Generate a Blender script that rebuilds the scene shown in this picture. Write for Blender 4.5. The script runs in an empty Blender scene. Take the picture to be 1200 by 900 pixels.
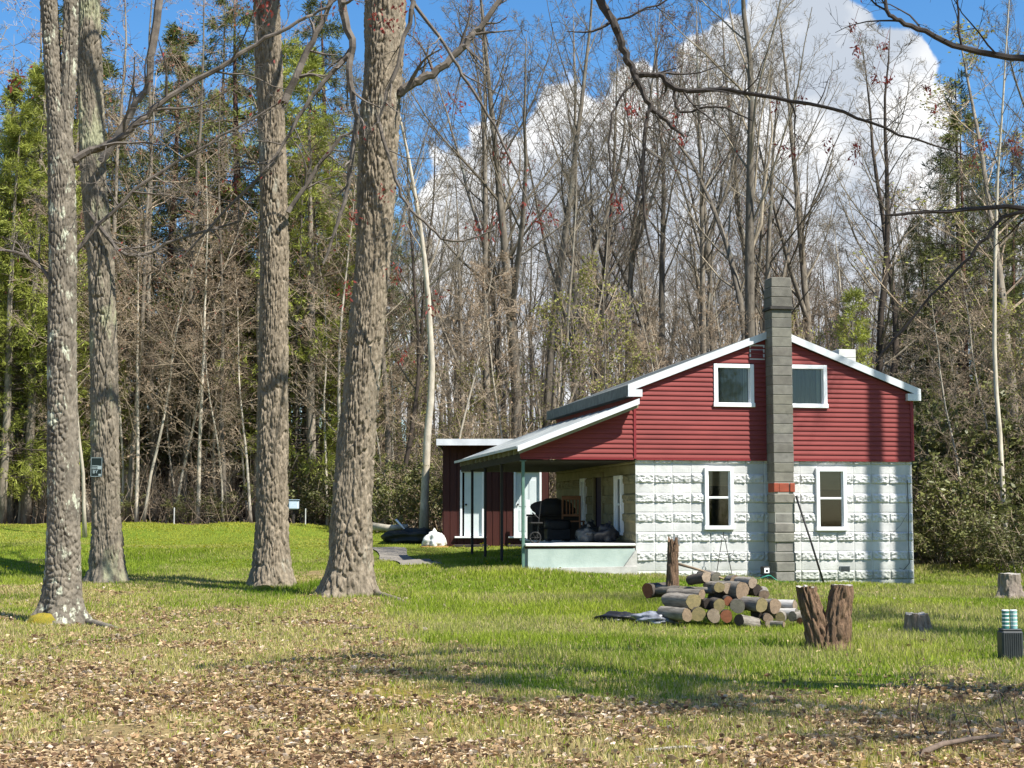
import bpy, math, random
import numpy as np

random.seed(7)
C = bpy.context.scene.collection
EYE = 1.5
F = 1803.0
PITCH = math.atan(157 / 1803.0)

# ------------------------------------------------------------------ view geometry (metres from photograph measurements)
def ray(u, v):
    dx = (u - 600) / F; dz = (450 - v) / F
    return dx, math.cos(PITCH) - dz * math.sin(PITCH), math.sin(PITCH) + dz * math.cos(PITCH)

def at(u, v, Y):
    x, y, z = ray(u, v)
    return np.array((x / y * Y, Y, EYE + z / y * Y))

def gx(u, Y):                       # world x of a ground spot seen at column u, Y metres away
    return (u - 600) / F / 1.004 * Y

# ------------------------------------------------------------------ numpy noise
def h2(ix, iy, s=0):
    n = (ix.astype(np.int64) * 374761393 + iy.astype(np.int64) * 668265263 + s * 1442695041) & 0xFFFFFFFF
    n = ((n ^ (n >> 13)) * 1274126177) & 0xFFFFFFFF
    n = (n ^ (n >> 16)) & 0xFFFFFFFF
    n = (n * 2246822519) & 0xFFFFFFFF
    return ((n ^ (n >> 15)) & 0xFFFFFF) / float(0x1000000)

def vn(x, y, s=0):
    x = np.asarray(x, float); y = np.asarray(y, float)
    ix = np.floor(x); iy = np.floor(y); fx = x - ix; fy = y - iy
    fx = fx * fx * (3 - 2 * fx); fy = fy * fy * (3 - 2 * fy)
    a = h2(ix, iy, s); b = h2(ix + 1, iy, s); c = h2(ix, iy + 1, s); d = h2(ix + 1, iy + 1, s)
    return (a * (1 - fx) + b * fx) * (1 - fy) + (c * (1 - fx) + d * fx) * fy

def fbm(x, y, o=4, s=0):
    t = 0; a = .5; tot = 0
    for i in range(o):
        t = t + a * vn(x * 2 ** i, y * 2 ** i, s + i * 17); tot += a; a *= .5
    return t / tot

def worley(x, y, s=0, wrap=None):
    ix = np.floor(x); iy = np.floor(y)
    f1 = np.full(np.shape(x), 9.); f2 = np.full(np.shape(x), 9.)
    for dx in (-1, 0, 1):
        for dy in (-1, 0, 1):
            cx = ix + dx; cy = iy + dy
            hx = np.mod(cx, wrap) if wrap else cx
            px = cx + h2(hx, cy, s); py = cy + h2(hx, cy, s + 9)
            d = np.hypot(px - x, py - y)
            f2 = np.where(d < f1, f1, np.minimum(f2, d)); f1 = np.minimum(f1, d)
    return f1, f2

# ------------------------------------------------------------------ mesh building
class MB:
    def __init__(s): s.v = []; s.f = []; s.n = 0; s.c = []; s.m = []
    def add(s, V, Fc, col=None, mi=0):
        V = np.asarray(V, float).reshape(-1, 3)
        for fc in ([Fc] if isinstance(Fc, np.ndarray) else [Fc]):
            if isinstance(fc, np.ndarray):
                s.f.append((fc + s.n)); s.m.append(np.full(len(fc), mi))
            else:
                g = {}
                for q in fc: g.setdefault(len(q), []).append(q)
                for k, qs in g.items():
                    s.f.append(np.array(qs) + s.n); s.m.append(np.full(len(qs), mi))
        s.v.append(V); s.n += len(V)
        if col is None: col = (1, 1, 1)
        col = np.asarray(col, float)
        if col.ndim == 1: col = np.tile(col, (len(V), 1))
        s.c.append(col)
        return s
    def box(s, x0, x1, y0, y1, z0, z1, col=None, mi=0):
        V = [(x0,y0,z0),(x1,y0,z0),(x1,y1,z0),(x0,y1,z0),(x0,y0,z1),(x1,y0,z1),(x1,y1,z1),(x0,y1,z1)]
        return s.add(V, [(0,3,2,1),(4,5,6,7),(0,1,5,4),(1,2,6,5),(2,3,7,6),(3,0,4,7)], col, mi)
    def bbox(s, x0, x1, y0, y1, z0, z1, b=.01, col=None, mi=0):     # box with chamfered edges
        b = min(b, (x1-x0)*.45, (y1-y0)*.45, (z1-z0)*.45)
        V = []; idx = {}
        for i, X in enumerate((x0, x1)):
            for j, Y in enumerate((y0, y1)):
                for k, Z in enumerate((z0, z1)):
                    sx = b if i == 0 else -b; sy = b if j == 0 else -b; sz = b if k == 0 else -b
                    idx[i,j,k,0] = len(V); V.append((X, Y+sy, Z+sz))
                    idx[i,j,k,1] = len(V); V.append((X+sx, Y, Z+sz))
                    idx[i,j,k,2] = len(V); V.append((X+sx, Y+sy, Z))
        Q = []
        def q(a): Q.append(a)
        for i in (0,1):
            r = [idx[i,0,0,0], idx[i,1,0,0], idx[i,1,1,0], idx[i,0,1,0]]; q(r if i else r[::-1])
            r = [idx[0,i,0,1], idx[0,i,1,1], idx[1,i,1,1], idx[1,i,0,1]]; q(r if i else r[::-1])
            r = [idx[0,0,i,2], idx[1,0,i,2], idx[1,1,i,2], idx[0,1,i,2]]; q(r if i else r[::-1])
        for i in (0,1):
            for j in (0,1):
                r = [idx[i,j,0,0], idx[i,j,0,1], idx[i,j,1,1], idx[i,j,1,0]]; q(r if i != j else r[::-1])
                r = [idx[i,0,j,0], idx[i,0,j,2], idx[i,1,j,2], idx[i,1,j,0]]; q(r if i == j else r[::-1])
                r = [idx[0,i,j,1], idx[0,i,j,2], idx[1,i,j,2], idx[1,i,j,1]]; q(r if i != j else r[::-1])
        for i in (0,1):
            for j in (0,1):
                for k in (0,1):
                    r = [idx[i,j,k,0], idx[i,j,k,1], idx[i,j,k,2]]; q(r if (i+j+k) % 2 else r[::-1])
        return s.add(V, Q, col, mi)
    def prism(s, poly, axis_a, axis_b, col=None):    # polygon extruded from offset a to offset b: poly list of 3D pts
        n = len(poly); P = np.array(poly, float)
        V = np.vstack([P + np.array(axis_a), P + np.array(axis_b)])
        f = [tuple(range(n)), tuple(range(2*n-1, n-1, -1))] + [(i, i+n, (i+1) % n + n, (i+1) % n) for i in range(n)]
        return s.add(V, f, col)
    def tubes(s, P, R, k=5, cap=False, col=None):    # P (B,n,3) R (B,n)
        P = np.asarray(P, float); R = np.asarray(R, float)
        if P.ndim == 2: P = P[None]; R = R[None]
        B, n, _ = P.shape
        T = np.gradient(P, axis=1); T /= np.linalg.norm(T, axis=2, keepdims=True) + 1e-9
        mean = P[:, -1] - P[:, 0]; mean /= np.linalg.norm(mean, axis=1, keepdims=True) + 1e-9
        ref = np.where(np.abs(mean[:, 2:3]) > .8, np.array([[1., 0, 0]]), np.array([[0, 0, 1.]]))[:, None, :]
        U = np.cross(T, np.broadcast_to(ref, T.shape)); U /= np.linalg.norm(U, axis=2, keepdims=True) + 1e-9
        W = np.cross(T, U)
        a = np.arange(k) * 2 * np.pi / k
        V = P[:, :, None] + R[:, :, None, None] * (np.cos(a)[None, None, :, None] * U[:, :, None] + np.sin(a)[None, None, :, None] * W[:, :, None])
        base = (np.arange(B) * n * k)[:, None, None] + (np.arange(n - 1) * k)[None, :, None]
        i = np.arange(k)[None, None, :]; j = (i + 1) % k
        Q = np.stack([base + i, base + j, base + k + j, base + k + i], -1).reshape(-1, 4)
        V = V.reshape(-1, 3)
        if col is not None and np.ndim(col) == 2: col = np.repeat(col, n * k, axis=0)
        s.add(V, Q, col)
        if cap:
            o = s.n - len(V)
            cp = [tuple(range(b*n*k + (n-1)*k, b*n*k + n*k)) for b in range(B)] + [tuple(range(b*n*k + k - 1, b*n*k - 1, -1)) for b in range(B)]
            s.f.append(np.array(cp) + o); s.m.append(np.zeros(len(cp), int))
        return s
    def build(s, name, mat, parent=None, loc=None, smooth=False, color=False):
        V = np.concatenate(s.v) if s.v else np.zeros((0, 3))
        me = bpy.data.meshes.new(name)
        fl = [f.reshape(-1) for f in s.f]; ln = [np.full(len(f), f.shape[1]) for f in s.f]
        loops = np.concatenate(fl); lens = np.concatenate(ln)
        me.vertices.add(len(V)); me.vertices.foreach_set('co', V.reshape(-1).astype(np.float32))
        me.loops.add(len(loops)); me.loops.foreach_set('vertex_index', loops.astype(np.int32))
        me.polygons.add(len(lens))
        me.polygons.foreach_set('loop_start', np.concatenate([[0], np.cumsum(lens)[:-1]]).astype(np.int32))
        mats = mat if isinstance(mat, (list, tuple)) else [mat]
        for m in mats: me.materials.append(m)
        if len(mats) > 1: me.polygons.foreach_set('material_index', np.concatenate(s.m).astype(np.int32))
        me.update(calc_edges=True)
        if smooth: me.polygons.foreach_set('use_smooth', np.ones(len(lens), bool))
        else: me.polygons.foreach_set('use_smooth', np.zeros(len(lens), bool))
        if color:
            at_ = me.color_attributes.new('Col', 'FLOAT_COLOR', 'POINT')
            cc = np.concatenate(s.c); cc = np.hstack([cc, np.ones((len(cc), 1))])
            at_.data.foreach_set('color', cc.reshape(-1).astype(np.float32))
        me.validate()
        o = bpy.data.objects.new(name, me); C.objects.link(o)
        if loc is not None: o.location = loc
        if parent is not None: o.parent = parent
        return o

def tag(o, label=None, cat=None, group=None, kind=None):
    if label: o['label'] = label
    if cat: o['category'] = cat
    if group: o['group'] = group
    if kind: o['kind'] = kind
    return o

def empty(name, loc, label=None, cat=None, group=None, rz=0):
    o = bpy.data.objects.new(name, None); C.objects.link(o)
    o.location = loc; o.rotation_euler = (0, 0, rz); o.empty_display_size = .2
    return tag(o, label, cat, group)

KIDS = {}
def copy_tree(root, loc, rz=0, sc=1, tilt=(0, 0)):
    r = root.copy(); C.objects.link(r); r.location = loc; r.rotation_euler = (tilt[0], tilt[1], rz); r.scale = (sc[0], sc[0], sc[1]) if isinstance(sc, tuple) else (sc,) * 3
    for ch in KIDS[root.name]:
        c = ch.copy(); C.objects.link(c); c.parent = r
    return r

# ------------------------------------------------------------------ materials
def N(nt, t, **k):
    n = nt.nodes.new(t)
    for a, b in k.items(): setattr(n, a, b)
    return n

def M(name, c1, c2=None, scale=(1, 1, 1), nscale=4, detail=5, rough=.85, bump=0, bscale=20, bvec=None, col=False, transl=0, spec=.3, metal=0,
      c3=None, c3scale=1.2, c3th=.6, c3w=.08, rand=0, lo=.35, hi=.65, bdist=.02):
    m = bpy.data.materials.new(name); m.use_nodes = True; nt = m.node_tree
    b = nt.nodes['Principled BSDF']; out = nt.nodes['Material Output']
    b.inputs['Roughness'].default_value = rough; b.inputs['Metallic'].default_value = metal
    b.inputs['Specular IOR Level'].default_value = spec
    tc = N(nt, 'ShaderNodeTexCoord'); mp = N(nt, 'ShaderNodeMapping'); mp.inputs['Scale'].default_value = scale
    nt.links.new(tc.outputs['Object'], mp.inputs['Vector'])
    cur = None
    def mix(a, bb, fac, mode='MIX'):
        x = N(nt, 'ShaderNodeMix', data_type='RGBA', blend_type=mode)
        for sock, val in ((x.inputs['Factor'], fac), (x.inputs['A'], a), (x.inputs['B'], bb)):
            if hasattr(val, 'is_linked') or isinstance(val, bpy.types.NodeSocket): nt.links.new(val, sock)
            else: sock.default_value = val if not isinstance(val, tuple) else (val + (1,))[:4]
        return x.outputs['Result']
    def noise_ramp(sc, det, lo_, hi_, vec=None):
        n = N(nt, 'ShaderNodeTexNoise'); n.inputs['Scale'].default_value = sc; n.inputs['Detail'].default_value = det
        n.inputs['Roughness'].default_value = .65
        nt.links.new(vec or mp.outputs['Vector'], n.inputs['Vector'])
        r = N(nt, 'ShaderNodeMapRange'); r.inputs['From Min'].default_value = lo_; r.inputs['From Max'].default_value = hi_
        nt.links.new(n.outputs['Fac'], r.inputs['Value'])
        return r.outputs['Result']
    if c2 is not None: cur = mix(tuple(c1), tuple(c2), noise_ramp(nscale, detail, lo, hi))
    else: cur = tuple(c1)
    if c3 is not None: cur = mix(cur, tuple(c3), noise_ramp(c3scale, 6, c3th, c3th + c3w))
    if col:
        a = N(nt, 'ShaderNodeAttribute', attribute_name='Col')
        cur = mix(cur, a.outputs['Color'], 1.0, 'MULTIPLY')
    if rand:
        oi = N(nt, 'ShaderNodeObjectInfo')
        r = N(nt, 'ShaderNodeMapRange'); r.inputs['To Min'].default_value = 1 - rand; r.inputs['To Max'].default_value = 1 + rand
        nt.links.new(oi.outputs['Random'], r.inputs['Value'])
        hs = N(nt, 'ShaderNodeHueSaturation'); nt.links.new(r.outputs['Result'], hs.inputs['Value'])
        if isinstance(cur, tuple): hs.inputs['Color'].default_value = (cur + (1,))[:4]
        else: nt.links.new(cur, hs.inputs['Color'])
        cur = hs.outputs['Color']
    if isinstance(cur, tuple): b.inputs['Base Color'].default_value = (cur + (1,))[:4]
    else: nt.links.new(cur, b.inputs['Base Color'])
    if bump:
        n = N(nt, 'ShaderNodeTexNoise'); n.inputs['Scale'].default_value = bscale; n.inputs['Detail'].default_value = 6
        if bvec:
            m2 = N(nt, 'ShaderNodeMapping'); m2.inputs['Scale'].default_value = bvec
            nt.links.new(tc.outputs['Object'], m2.inputs['Vector']); nt.links.new(m2.outputs['Vector'], n.inputs['Vector'])
        else: nt.links.new(mp.outputs['Vector'], n.inputs['Vector'])
        bp = N(nt, 'ShaderNodeBump'); bp.inputs['Strength'].default_value = bump; bp.inputs['Distance'].default_value = bdist
        nt.links.new(n.outputs['Fac'], bp.inputs['Height']); nt.links.new(bp.outputs['Normal'], b.inputs['Normal'])
    if transl:
        t = N(nt, 'ShaderNodeBsdfTranslucent'); ms = N(nt, 'ShaderNodeMixShader'); ms.inputs[0].default_value = transl
        if isinstance(cur, tuple): t.inputs['Color'].default_value = (cur + (1,))[:4]
        else: nt.links.new(cur, t.inputs['Color'])
        nt.links.new(b.outputs[0], ms.inputs[1]); nt.links.new(t.outputs[0], ms.inputs[2]); nt.links.new(ms.outputs[0], out.inputs['Surface'])
    return m

def glass_mat():
    m = bpy.data.materials.new('window_glass'); m.use_nodes = True; nt = m.node_tree
    nt.nodes.remove(nt.nodes['Principled BSDF']); out = nt.nodes['Material Output']
    t = N(nt, 'ShaderNodeBsdfTransparent'); t.inputs[0].default_value = (.8, .84, .82, 1)
    g = N(nt, 'ShaderNodeBsdfGlossy'); g.inputs['Roughness'].default_value = .03
    fr = N(nt, 'ShaderNodeFresnel'); fr.inputs[0].default_value = 1.5
    ms = N(nt, 'ShaderNodeMixShader')
    nt.links.new(fr.outputs[0], ms.inputs[0]); nt.links.new(t.outputs[0], ms.inputs[1]); nt.links.new(g.outputs[0], ms.inputs[2])
    nt.links.new(ms.outputs[0], out.inputs['Surface'])
    return m

mat_glass = glass_mat()
white_block = M('painted_block', (.61, .605, .585), (.46, .465, .45), nscale=2.2, lo=.40, hi=.72, rough=.85, bump=.3, bscale=45, c3=(.34, .35, .31), c3scale=4, c3th=.60, c3w=.16, col=True, spec=.15)
side_block = M('shaded_cream_block', (.25, .22, .13), (.18, .155, .09), nscale=3, rough=.9, bump=.25, bscale=45)  # cream block with the porch shade darkened into its base colour
red_vinyl = M('red_vinyl', (.235, .050, .045), (.17, .037, .034), scale=(1, 1, 2.5), nscale=1.1, rough=.6, spec=.15, lo=.3, hi=.75)
red_trim = M('red_trim', (.20, .022, .026), rough=.5)
white_paint = M('white_paint', (.80, .81, .82), (.70, .72, .73), nscale=4, rough=.5, lo=.4, hi=.8)
fascia_white = M('white_metal_trim', (.68, .70, .71), (.54, .56, .57), nscale=3, rough=.4)
roof_grey = M('grey_shingle', (.16, .17, .16), (.10, .11, .10), nscale=10, rough=.9, bump=.4, bscale=60)
porch_roof_metal = M('weathered_sheet_metal', (.42, .44, .43), (.28, .30, .30), scale=(.4, 3, 1), nscale=3, rough=.5, metal=.2)
soffit_wood = M('old_soffit_wood', (.30, .28, .17), (.20, .19, .12), nscale=5, rough=.85)
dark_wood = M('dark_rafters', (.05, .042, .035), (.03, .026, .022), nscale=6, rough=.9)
cinder = M('cinder_block', (.20, .19, .165), (.135, .128, .112), nscale=5, rough=.95, bump=.4, bscale=60, c3=(.10, .10, .085), c3scale=7, c3th=.62, c3w=.1, col=True)
mortar = M('mortar', (.30, .29, .25), rough=.95)
ledge_dark = M('dark_ledge', (.035, .033, .03), (.06, .055, .05), nscale=9, rough=.9)  # chimney ledge coloured near black all over
brick_red = M('red_brick', (.33, .075, .04), (.22, .06, .035), nscale=9, rough=.9, bump=.4, bscale=60)
pale_block = M('pale_block', (.62, .62, .58), (.50, .50, .47), nscale=6, rough=.9)
green_metal = M('green_painted_post', (.075, .16, .12), (.12, .20, .16), nscale=9, rough=.45)
black_metal = M('black_iron', (.012, .012, .012), (.02, .019, .018), nscale=8, rough=.5)
mint_paint = M('mint_painted_concrete', (.38, .45, .40), (.30, .37, .33), nscale=3, rough=.8, c3=(.25, .30, .26), c3scale=4, c3th=.66, bump=.15, bscale=40)
concrete = M('old_concrete', (.50, .49, .45), (.36, .35, .32), nscale=5, rough=.95, bump=.3, bscale=50)
slab_rim = M('pale_slab_rim', (.74, .74, .68), (.60, .60, .55), nscale=6, rough=.8)
shed_red = M('oxblood_paint', (.060, .015, .011), (.040, .011, .009), scale=(8, 8, .6), nscale=3, rough=.6)
door_white = M('pale_door_paint', (.62, .68, .68), (.54, .61, .62), nscale=3, rough=.5)
blind_tan = M('bamboo_blind', (.36, .22, .115), (.24, .14, .07), scale=(.4, 1, 14), nscale=3, rough=.9)
curtain_grey = M('grey_curtain', (.24, .235, .20), (.16, .155, .135), scale=(9, 1, 1), nscale=1.5, rough=.95)
dark_room = M('dark_room', (.05, .04, .035), rough=.9)
vent_grey = M('grey_vent', (.55, .57, .58), rough=.5)

# ------------------------------------------------------------------ ground
GP = [(-3,0,0),(3,0,0),(8,0,0),(-8,0,0),(0,9,0),(-3,10,0),(4,10,0),(0,15,0),(-6,16,0),(6,16,0),(12,14,.0),(-14,18,.1),(0,22,.03),(4,22,.02),(-6.5,22.3,.0),(8,20,0),(15,22,0),
      (-3,28,.06),(-4.9,30.9,.10),(-8.4,31.8,.18),(9.2,28.5,.03),(14,28,0),(1,27,.12),(4.5,27.5,.08),
      (8.4,32.9,.03),(6,32.1,.12),(4,31.7,.25),(2.4,31.2,.37),(.3,31.2,.43),(-.8,33.5,.46),(-1.2,37.5,.60),(-.2,34,.58),(-2.6,38,.42),(11,38,.28),(14,44,.6),(9,48,.9),(4,48,.9),(1.2,46,.75),(-1,44.2,.70),(-3,45,.75),
      (-5,43,.72),(-9,42,.70),(-14,42,.85),(-8,50,1.33),(-3.5,50,1.1),(-13,50,1.36),(-19,50,1.36),(-18,36,.5),
      (-8,60,1.9),(0,60,1.7),(10,60,1.6),(20,50,1.0),(-24,60,1.9),(0,85,3.2),(-30,85,3.4),(30,85,3.0),(20,34,.1),(26,20,0),(-26,30,.3),(-20,8,.1)]
GPa = np.array(GP)
def ground_z(x, y):
    x = np.asarray(x, float); y = np.asarray(y, float); sh = np.broadcast(x, y).shape
    X = np.broadcast_to(x, sh).reshape(-1); Y = np.broadcast_to(y, sh).reshape(-1)
    num = np.zeros(len(X)); den = np.zeros(len(X))
    for px, py, pz in GPa:
        d2 = ((X - px) ** 2 + (Y - py) ** 2) + .35
        w = 1 / d2 ** 1.7
        num += w * pz; den += w
    z = num / den
    far = np.clip((Y - 80) / 70, 0, 1)
    z = z + far * far * (3 - 2 * far) * 7
    z = z + (fbm(X * .35, Y * .35, 3, 5) - .5) * .14 * np.clip((Y-4)/8, 0, 1) * np.where((Y < 60), 1, 2) + (fbm(X * 1.6, Y * 1.6, 3, 8) - .5) * .05
    return z.reshape(sh)
def gz(x, y): return float(ground_z(np.array([x]), np.array([y]))[0])

BND_U = np.array([-300, 0, 100, 250, 360, 440, 500, 600, 750, 900, 1050, 1200, 1500])
BND_Y = np.array([30.5, 30.5, 30.5, 31, 34, 32, 20.5, 15.6, 14.4, 14.0, 15.2, 16.6, 16.4])
def litter(x, y):          # 1 = dead leaves, 0 = lawn
    u = 600 + F * x / np.maximum(y, 3)
    yb = np.interp(u, BND_U, BND_Y)
    wd = np.interp(u, [0, 430, 560, 1200], [17.0, 17.0, 5.0, 4.4])
    s = .27 + (yb - y) / wd
    s = s + (fbm(x * .55, y * .42, 4, 31) - .5) * 1.15 + (fbm(x * 2.3, y * 1.8, 3, 33) - .5) * .8
    edge = np.interp(u, [-200, 420, 520, 640, 1080, 1300], [48.2, 48.7, 47.2, 46, 37.5, 36.5])
    w = np.clip((y - edge) / 2.2 + (fbm(x * .5, y * .5, 4, 40) - .5) * 2.2, 0, 1)
    return np.clip(np.maximum(s, w), 0, 1)

def build_ground():
    def axis(lo, hi, d0, d1, step):
        a = list(np.arange(d0, d1 + 1e-6, step)); s = step
        while a[-1] < hi: s *= 1.25; a.append(a[-1] + s)
        s = step
        while a[0] > lo: s *= 1.25; a.insert(0, a[0] - s)
        return np.array(a)
    xs = axis(-600, 600, -16, 16, .16); ys = axis(-300, 900, 8, 52, .16)
    X, Y = np.meshgrid(xs, ys); Z = ground_z(X, Y)
    L = litter(X, Y)
    nx, ny = len(xs), len(ys)
    i = np.arange(ny - 1)[:, None] * nx + np.arange(nx - 1)[None]
    Q = np.stack([i, i + 1, i + nx + 1, i + nx], -1).reshape(-1, 4)
    n1 = fbm(X * .9, Y * .9, 4, 3)[..., None]
    lit = np.array((.32, .25, .12)) * (1 - n1) + np.array((.16, .115, .055)) * n1
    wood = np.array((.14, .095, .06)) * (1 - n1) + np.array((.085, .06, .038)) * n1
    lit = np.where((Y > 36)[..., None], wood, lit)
    moss = np.clip((fbm(X * .8, Y * .6, 4, 71) - .53) * 7, 0, 1)[..., None] * (Y < 26)[..., None]
    lit = lit * (1 - moss) + np.array((.19, .15, .035)) * moss
    gr = np.array((.10, .17, .015)) * (1 - n1) + np.array((.16, .19, .03)) * n1
    Lm = np.clip((L - .18) / .4, 0, 1)[..., None]
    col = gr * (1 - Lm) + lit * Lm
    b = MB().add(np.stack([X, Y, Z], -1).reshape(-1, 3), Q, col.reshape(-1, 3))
    m = M('ground_soil', (1.15, 1.1, 1.05), (.6, .62, .62), nscale=7, detail=8, rough=1, col=True, bump=.9, bscale=16, spec=.1, bdist=.06)
    tag(b.build('ground', m, smooth=True, color=True), kind='structure')
build_ground()

rng = np.random.default_rng(11)
def rnd_rot(n, tilt):
    az = rng.uniform(0, 2 * np.pi, n); t = rng.normal(0, tilt, n); ta = rng.uniform(0, 2*np.pi, n)
    nrm = np.stack([np.sin(t) * np.cos(ta), np.sin(t) * np.sin(ta), np.cos(t)], -1)
    a = np.stack([np.cos(az), np.sin(az), np.zeros(n)], -1); a -= nrm * (a * nrm).sum(1, keepdims=True); a /= np.linalg.norm(a, axis=1, keepdims=True)
    return a, np.cross(nrm, a), nrm

def view_points(n, y0, y1, power=1.0):      # spots spread over the part of the ground in front of the lens (a little wider)
    y = (rng.uniform(0, 1, n) * (y1 ** power - y0 ** power) + y0 ** power) ** (1 / power)
    x = rng.uniform(-.37, .37, n) * y
    wide = rng.uniform(0, 1, n) < .22
    x = np.where(wide, np.sign(x) * (.37 * y + rng.uniform(0, 6, n)), x)
    return x, y

def in_house(x, y):
    ox, oy = 2.532, 31.6; a = math.radians(10.592)
    lx = (x - ox) * math.cos(a) + (y - oy) * math.sin(a); ly = -(x - ox) * math.sin(a) + (y - oy) * math.cos(a)
    h = (lx > -.05) & (lx < 6.15) & (ly > -.02) & (ly < 7.8)
    p = (lx > -1.5) & (lx < .1) & (ly > -.05) & (ly < 7.8) | (lx > -2.3) & (lx < .1) & (ly > -.15) & (ly < .3)
    sh = (x > -2.1) & (x < 1.1) & (y > 44.0) & (y < 48)
    pt_ = np.clip((y - 33.6) / 9.4, 0, 1); path = (y > 33.4) & (y < 43.2) & (np.abs(x - (-1.95 - 1.6 * pt_)) < .50)
    return h | p | sh | path

def build_leaves():
    b = MB()
    x, y = view_points(380000, 8.6, 29, 1.0)
    L = litter(x, y)
    keep = rng.uniform(0, 1, len(x)) < np.clip((L - np.where((y > 13) & (x < -.6), .54, .27)) * 1.3, 0.012, .95) * np.clip((fbm(x * 1.2, y * .8, 4, 77) - .40) * 5, .10, 1)
    x, y = x[keep], y[keep]; n = len(x)
    s = (.020 + .048 * rng.uniform(0, 1, n) ** 1.8) * np.interp(y, [9, 26], [.9, 1.25])
    A, Bv, Nn = rnd_rot(n, .34)
    cen = np.stack([x, y, ground_z(x, y) + rng.uniform(.006, .035, n)], -1)
    curl = rng.uniform(-.2, .75, n)[:, None] * s[:, None]
    w = rng.uniform(.12, .42, n)[:, None] * s[:, None]; l = s[:, None] * .55
    V = np.stack([cen - A * l + Nn * curl * .7, cen + Bv * w + Nn * curl - A * l * .1, cen + A * l * 1.0 + Nn * curl * .8, cen - Bv * w + Nn * curl - A * l * .1, cen + A * l * .1], 1).reshape(-1, 3)
    i = np.arange(n)[:, None] * 5
    T = np.concatenate([i + np.array([[0, 4, 1]]), i + np.array([[1, 4, 2]]), i + np.array([[2, 4, 3]]), i + np.array([[3, 4, 0]])])
    t = rng.uniform(0, 1, n)[:, None]; k = rng.uniform(.7, 1.2, n)[:, None]
    c = np.where(t < .42, np.array([[.52, .385, .225]]), np.where(t < .68, np.array([[.40, .265, .14]]), np.where(t < .90, np.array([[.20, .12, .07]]), np.array([[.62, .51, .39]])))) * k
    b.add(V, T, np.repeat(c, 5, axis=0))
    tag(b.build('fallen_leaves', M('dead_leaf', (1, 1, 1), rough=.7, col=True, transl=.15, spec=.3), color=True), 'tan and brown dead leaves carpeting the near ground', 'leaves', kind='stuff')
build_leaves()

def blades(n, y0, y1, power, fn, hgt, wid, cfn, name, label):
    x, y = view_points(n, y0, y1, power)
    p = fn(x, y); keep = (rng.uniform(0, 1, len(x)) < p) & ~in_house(x, y)
    x, y = x[keep], y[keep]; n = len(x)
    zz = ground_z(x, y)
    h = hgt(x, y) * rng.uniform(.55, 1.25, n); w = wid(y) * rng.uniform(.7, 1.3, n)
    az = rng.uniform(0, 2 * np.pi, n); lean = np.abs(rng.normal(.35, .3, n)) * h; la = rng.uniform(0, 2 * np.pi, n)
    d = np.stack([np.cos(az), np.sin(az), np.zeros(n)], -1) * w[:, None]
    base = np.stack([x, y, zz - .01], -1)
    mid = base + np.stack([np.cos(la) * lean * .35, np.sin(la) * lean * .35, h * .6], -1)
    tip = base + np.stack([np.cos(la) * lean, np.sin(la) * lean, h], -1)
    V = np.stack([base - d, base + d, mid + d * .7, mid - d * .7, tip], 1).reshape(-1, 3)
    i = np.arange(n)[:, None] * 5
    b = MB(); c = cfn(x, y, n)
    b.add(V, i + np.array([[0, 1, 2, 3]]), np.repeat(c, 5, axis=0))
    b.f.append(i + np.array([[3, 2, 4]])); b.m.append(np.zeros(n, int))
    tag(b.build(name, M(name + '_blade', (1, 1, 1), rough=.8, col=True, transl=.42, spec=.08), color=True), label, 'grass', kind='stuff')

def green(x, y, n):
    t = np.clip((fbm(x * .45, y * .4, 4, 51)[:, None] - .5) * 2.6 + .5, 0, 1); r = rng.uniform(0, 1, n)[:, None]; k = rng.uniform(.75, 1.25, n)[:, None]
    far = np.clip((y - 36) / 12, 0, 1)[:, None] * (x < 1)[:, None]
    g = np.array([[.130, .215, .016]]) * (1 - t) + np.array([[.31, .365, .045]]) * t
    dry = np.clip((fbm(x * .32, y * .55, 4, 64)[:, None] - .47) * 6, 0, 1)
    g = g * (1 - dry * .55) + np.array([[.40, .37, .13]]) * dry * .55
    g = np.where(r < .05 + .22 * dry, np.array([[.40, .34, .17]]), g)
    g = g * (1 - far * .8) + np.array([[.42, .42, .065]]) * far * .8
    return g * k
def straw(x, y, n):
    r = rng.uniform(0, 1, n)[:, None]; k = rng.uniform(.7, 1.25, n)[:, None]
    return np.where(r < .55, np.array([[.47, .40, .17]]), np.where(r < .80, np.array([[.26, .32, .04]]), np.array([[.58, .48, .27]]))) * k
blades(800000, 11, 51, 1.35, lambda x, y: np.clip(1.0 - litter(x, y) * 1.5, .13 * (fbm(x * .9, y * .8, 3, 59) > .52) + .01, 1) * np.clip(.45 + 1.3 * (fbm(x * .8, y * .8, 3, 55) - .25), .25, 1), lambda x, y: np.interp(y, [10, 34, 42], [1, 1, .55]) * (.045 + .075 * fbm(x * .5, y * .5, 3, 52) ** 1.3 * 1.6),
       lambda y: np.interp(y, [10, 20, 50], [.0035, .005, .011]), green, 'lawn_grass', 'bright green spring lawn around the house and big trunks')
blades(800000, 9, 33, 1.1, lambda x, y: np.clip(1.35 - np.abs(litter(x, y) - .62) * 1.9, .04, 1) * np.clip((fbm(x * 1.1, y * .9, 3, 57) - .3) * 4, .1, 1), lambda x, y: .042 + .03 * fbm(x * 2, y * 2, 2, 58),
       lambda y: np.interp(y, [9, 20, 30], [.0042, .0065, .009]), straw, 'dry_grass', 'thin straw coloured grass between lawn and dead leaves')

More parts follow.
